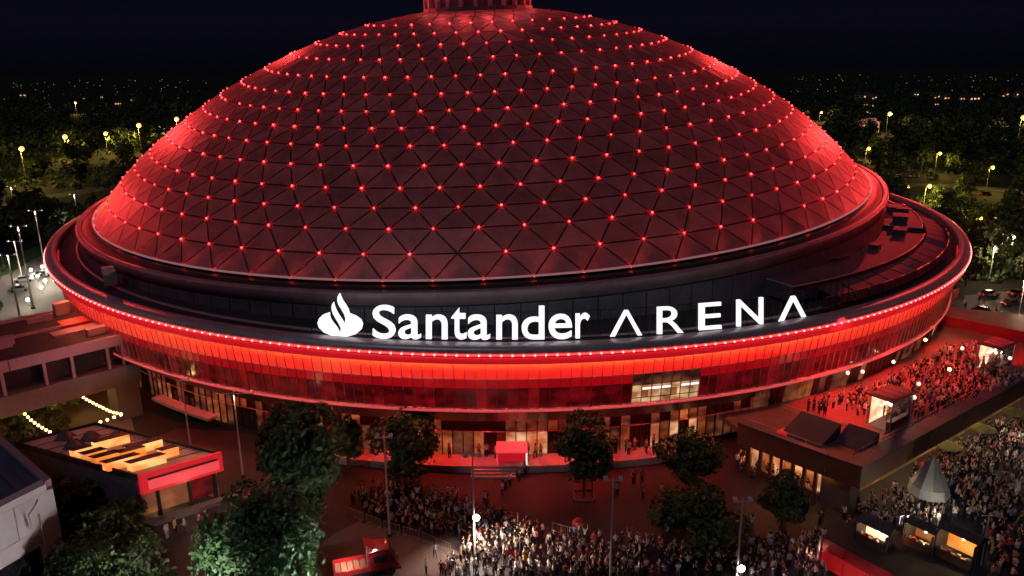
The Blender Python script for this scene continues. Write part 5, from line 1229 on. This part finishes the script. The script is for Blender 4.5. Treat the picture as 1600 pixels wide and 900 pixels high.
def person_mesh(po, ti, li, si, hi):
    k = (po, ti, li, si, hi)
    if k not in PM:
        vs, fs, tg = BODY1[po]; mb = MB(); mb.v = vs; mb.f = fs; mb.m = [{'t': 0, 'l': 1, 's': 2, 'h': 3, 'f': 4}[x] for x in tg]; mb.sm = [True] * len(fs)
        PM[k] = mb.mesh('person', [tm[ti], lm_[li], sm_[si], hm_[hi], shoe])
    return PM[k]
rngq = random.Random(21)
def inpoly(x, y, P):
    c = False; j = len(P) - 1
    for i in range(len(P)):
        if (P[i][1] > y) != (P[j][1] > y) and x < (P[j][0] - P[i][0]) * (y - P[i][1]) / (P[j][1] - P[i][1]) + P[i][0]: c = not c
        j = i
    return c
ppl = []   # (pos, facing, zone)
grid = {}
def try_add(p, rz, zone, md=.55):
    kx, ky = int(p.x // 1), int(p.y // 1)
    for i in (-1, 0, 1):
        for j in (-1, 0, 1):
            for q in grid.get((kx + i, ky + j), ()):
                if (p - q).length < md: return False
    grid.setdefault((kx, ky), []).append(p.copy()); ppl.append((p, rz, zone)); return True
def fill(P, n, z, zone, face, md=.55, spread=.9, clump=.72):
    xs = [q[0] for q in P]; ys = [q[1] for q in P]; c = 0; t = 0
    while c < n and t < n * 25:
        t += 1; x, y = rngq.uniform(min(xs), max(xs)), rngq.uniform(min(ys), max(ys))
        if not inpoly(x, y, P): continue
        if z > 5:
            q = at(x, y, z)
            if math.hypot(q.x - XR, q.y - YR) < R + .5: continue
        if noise.noise(at(x, y, z) * .3) < .02 and rngq.random() < clump: continue
        if try_add(at(x, y, z), face + rngq.gauss(0, spread), zone, md): c += 1
fill([(552, 775), (600, 762), (660, 768), (720, 782), (748, 806), (745, 838), (700, 848), (650, 836), (600, 820), (552, 800)], 125, 0, 'in the fenced queue between the big dark tree and the floodlight', PI * .6)
fill([(745, 806), (800, 818), (850, 838), (830, 870), (740, 880), (715, 868), (745, 845)], 82, 0, 'packed together just right of the middle floodlight mast', PI * .8)
fill([(700, 880), (830, 862), (900, 842), (1000, 852), (1090, 868), (1120, 905), (690, 915)], 170, 0, 'in the front crowd along the lower edge around the twin lamp mast', PI)
fill([(1090, 866), (1150, 858), (1235, 885), (1260, 912), (1100, 912)], 42, 0, 'in the looser front crowd near the low floodlight', PI, .8)
fill([(1392, 770), (1470, 712), (1530, 680), (1600, 652), (1640, 650), (1640, 912), (1545, 912), (1535, 830), (1480, 795), (1400, 790)], 320, 0, 'on the busy ground right of the cone tent', PI * .9, .6, 1.6)
fill([(1345, 790), (1400, 775), (1480, 790), (1470, 818), (1390, 820)], 20, 0, 'under the corner of the terrace building beside the cone tent', PI * .5, .7, 1.6)
fill([(1150, 712), (1185, 718), (1300, 762), (1312, 785), (1260, 775), (1150, 738)], 95, 0, 'at the orange lit bar below the left side of the terrace', PI * .8)
fill([(1322, 622), (1395, 585), (1470, 556), (1520, 545), (1560, 565), (1590, 598), (1500, 632), (1420, 662), (1340, 658)], 250, 6.2, 'on the red lit terrace', PI * .1, .6, 2)
fill([(1250, 640), (1330, 612), (1420, 572), (1440, 580), (1330, 640), (1290, 650)], 24, 6.2, 'at the back of the terrace along the facade', 0, .8, 2)
fill([(1150, 862), (1225, 848), (1288, 842), (1290, 912), (1150, 912)], 48, 0, '', PI, .6, 1.2)
fill([(1330, 800), (1395, 782), (1480, 800), (1500, 812), (1420, 836), (1350, 826)], 45, 0, '', PI * .6, .65, 1.6)
fill([(1400, 770), (1480, 712), (1600, 655), (1600, 700), (1480, 770)], 90, 0, '', PI * .9, .6, 1.6)
fill([(1500, 630), (1600, 582), (1600, 600), (1520, 636)], 16, 6.2, 'along the outer terrace railing', PI, .8)
fill([(690, 700), (850, 700), (850, 716), (690, 716)], 22, .96, 'on the plinth before the lit main doors', PI * .1, .8)
fill([(960, 700), (1130, 695), (1130, 708), (960, 712)], 14, .96, 'on the plinth before the doors right of the upright tree', PI * .1, .8)
fill([(1495, 470), (1600, 460), (1600, 520), (1510, 520)], 16, 0, 'walking in the far car park behind the terrace', 0, 1.2, 2)
solo = [(784, 774), (790, 768), (797, 760), (812, 752), (820, 742), (680, 872), (666, 898), (690, 900), (905, 838), (990, 757), (1003, 757), (1004, 777), (925, 768), (964, 775), (1033, 778), (1110, 868), (1112, 872), (1174, 828), (1165, 848), (1216, 858), (1243, 880), (275, 834), (290, 832), (313, 824), (323, 818), (262, 842), (757, 788), (762, 790), (1300, 862), (1325, 830), (1318, 812), (1275, 845), (1275, 880), (1280, 820)]
for x, y in solo: try_add(at(x, y), rngq.uniform(0, 6.28), 'walking alone or in a pair on the open plaza', .3)
campos = Vector((0, 0, CAMH))
inds = sorted(ppl, key=lambda q: (q[0] - campos).length + (1e4 if not (-15 < pj(q[0] + Vector((0, 0, 1.7)))[0] < 1615 and pj(q[0] + Vector((0, 0, 1.7)))[1] < 903) else 0))
wts = np.cumsum([t[2] for t in TOPS]); wts /= wts[-1]
def attrs(red=False):
    po = rngq.choices(range(7), (30, 18, 12, 12, 5, 13, 10))[0]; ti = int(np.searchsorted(wts, rngq.random())); li = rngq.choices(range(4), (50, 30, 12, 8))[0]
    return po, ti, li, rngq.randrange(3), rngq.choices(range(3), (60, 25, 15))[0]
LM = [(560, 785, 'by the big dark tree'), (603, 815, 'around the slim mast in the queue'), (655, 790, 'in the middle of the queue'), (655, 838, 'at the outer crowd barrier'), (712, 800, 'left of the middle floodlight'), (775, 822, 'right of the middle floodlight'),
      (722, 865, 'at the foot of the floodlight mast'), (760, 890, 'in the lowest left crowd edge'), (825, 850, 'left of the red umbrella'), (905, 850, 'under the red umbrella'), (870, 885, 'in the densest front crowd'), (953, 880, 'at the twin lamp mast'), (1010, 865, 'in front of the low round tree'),
      (1075, 880, 'below the low round tree'), (1147, 880, 'beside the low floodlight'), (1215, 880, 'right of the low floodlight'), (800, 762, 'before the entrance canopy'), (920, 772, 'under the upright tree'), (1000, 765, 'on the empty dark plaza'), (1170, 840, 'near the small pit tree'),
      (1280, 860, 'beside the red booth wall'), (1230, 745, 'at the orange terrace bar'), (1360, 795, 'at the terrace corner column'), (1447, 800, 'beneath the cone tent'), (1410, 825, 'by the white notice boards'), (1530, 760, 'right of the cone tent'), (1560, 840, 'behind the canvas stalls'), (1580, 890, 'in the bottom right corner'),
      (1560, 700, 'under the long terrace eave'), (290, 830, 'before the red pavilion'), (680, 890, 'beside the red truck')]
PSH = ['arms down', 'hands at waist', 'walking', 'phone raised', 'both arms raised', 'hands pocketed', 'arms folded']
for p, rz, zone in inds[:300]:
    po, ti, li, si, hi = attrs(); q = pj(p); near = min(LM, key=lambda m: (m[0] - q[0]) ** 2 + (1.6 * (m[1] - q[1])) ** 2)[2]
    lab = f'person in {TOPS[ti][0]} top and {LEGS[li][0]} trousers, {PSH[po]}, {near}'
    w = lab.split()
    if len(w) > 16: lab = f'person in {TOPS[ti][0]} top, {PSH[po]}, {near}'
    t = thing('person', lab, 'person', p, rz, lab, person_mesh(po, ti, li, si, hi)); s = rngq.uniform(1.02, 1.16); t.scale = (s, s, s)
cw = MB(); mats_ = tm + lm_ + sm_ + hm_ + [shoe]; oL, oS, oH, oF = len(tm), len(tm) + len(lm_), len(tm) + len(lm_) + len(sm_), len(tm) + len(lm_) + len(sm_) + len(hm_)
for p, rz, zone in inds[300:]:
    po, ti, li, si, hi = attrs(); vs, fs, tg = BODY0[po]; s = rngq.uniform(1.02, 1.16); co, sn = math.cos(rz) * s, math.sin(rz) * s; n = len(cw.v)
    cw.v += [(p.x + v[0] * co - v[1] * sn, p.y + v[0] * sn + v[1] * co, p.z + v[2] * s) for v in vs]; cw.f += [tuple(i + n for i in f) for f in fs]
    mm = {'t': ti, 'l': oL + li, 's': oS + si, 'h': oH + hi, 'f': oF}; cw.m += [mm[x] for x in tg]; cw.sm += [True] * len(fs)
obj('crowd', cw.mesh('crowd', mats_), kind='stuff')
# the red umbrella by the crowd
p = at(905, 838); um = thing('red_umbrella', 'open red umbrella held up by a person at the back of the front crowd', 'umbrella', p + Vector((.1, 0, 1.1)), 0)
mb = MB(); mb.tube((0, 0, 0), (0, 0, 1.25), .02, n=5); obj('shaft', mb.mesh('shaft', M['black']), um)
for i in range(8):
    a0, a1 = 2 * PI * i / 8, 2 * PI * (i + 1) / 8; mb = MB(); c = (0, 0, 1.25)
    mb.poly([(math.cos(a0) * .62, math.sin(a0) * .62, .95), (math.cos(a1) * .62, math.sin(a1) * .62, .95), (math.cos(a1) * .34, math.sin(a1) * .34, 1.17), (math.cos(a0) * .34, math.sin(a0) * .34, 1.17)])
    mb.poly([(math.cos(a0) * .34, math.sin(a0) * .34, 1.17), (math.cos(a1) * .34, math.sin(a1) * .34, 1.17), c]); obj('canopy_panel', mb.mesh('canopy_panel', M['redboard']), um)
um.rotation_euler = (.25, -.4, 0)
# red down-lights in the soffit above the doors
for a, pw in ((-11, 700), (-6.5, 800), (-2, 900), (2.5, 900), (7, 800), (11.5, 700), (16, 500), (-20, 260), (-28, 300), (-34, 300)):
    lamp('soffit_lamp', ring(R - 5.0, RADS(a), 6.2), pw, (1.0, .035, .025), .2, 'SPOT', ring(R - 4.2, RADS(a), 0), 120, .6)
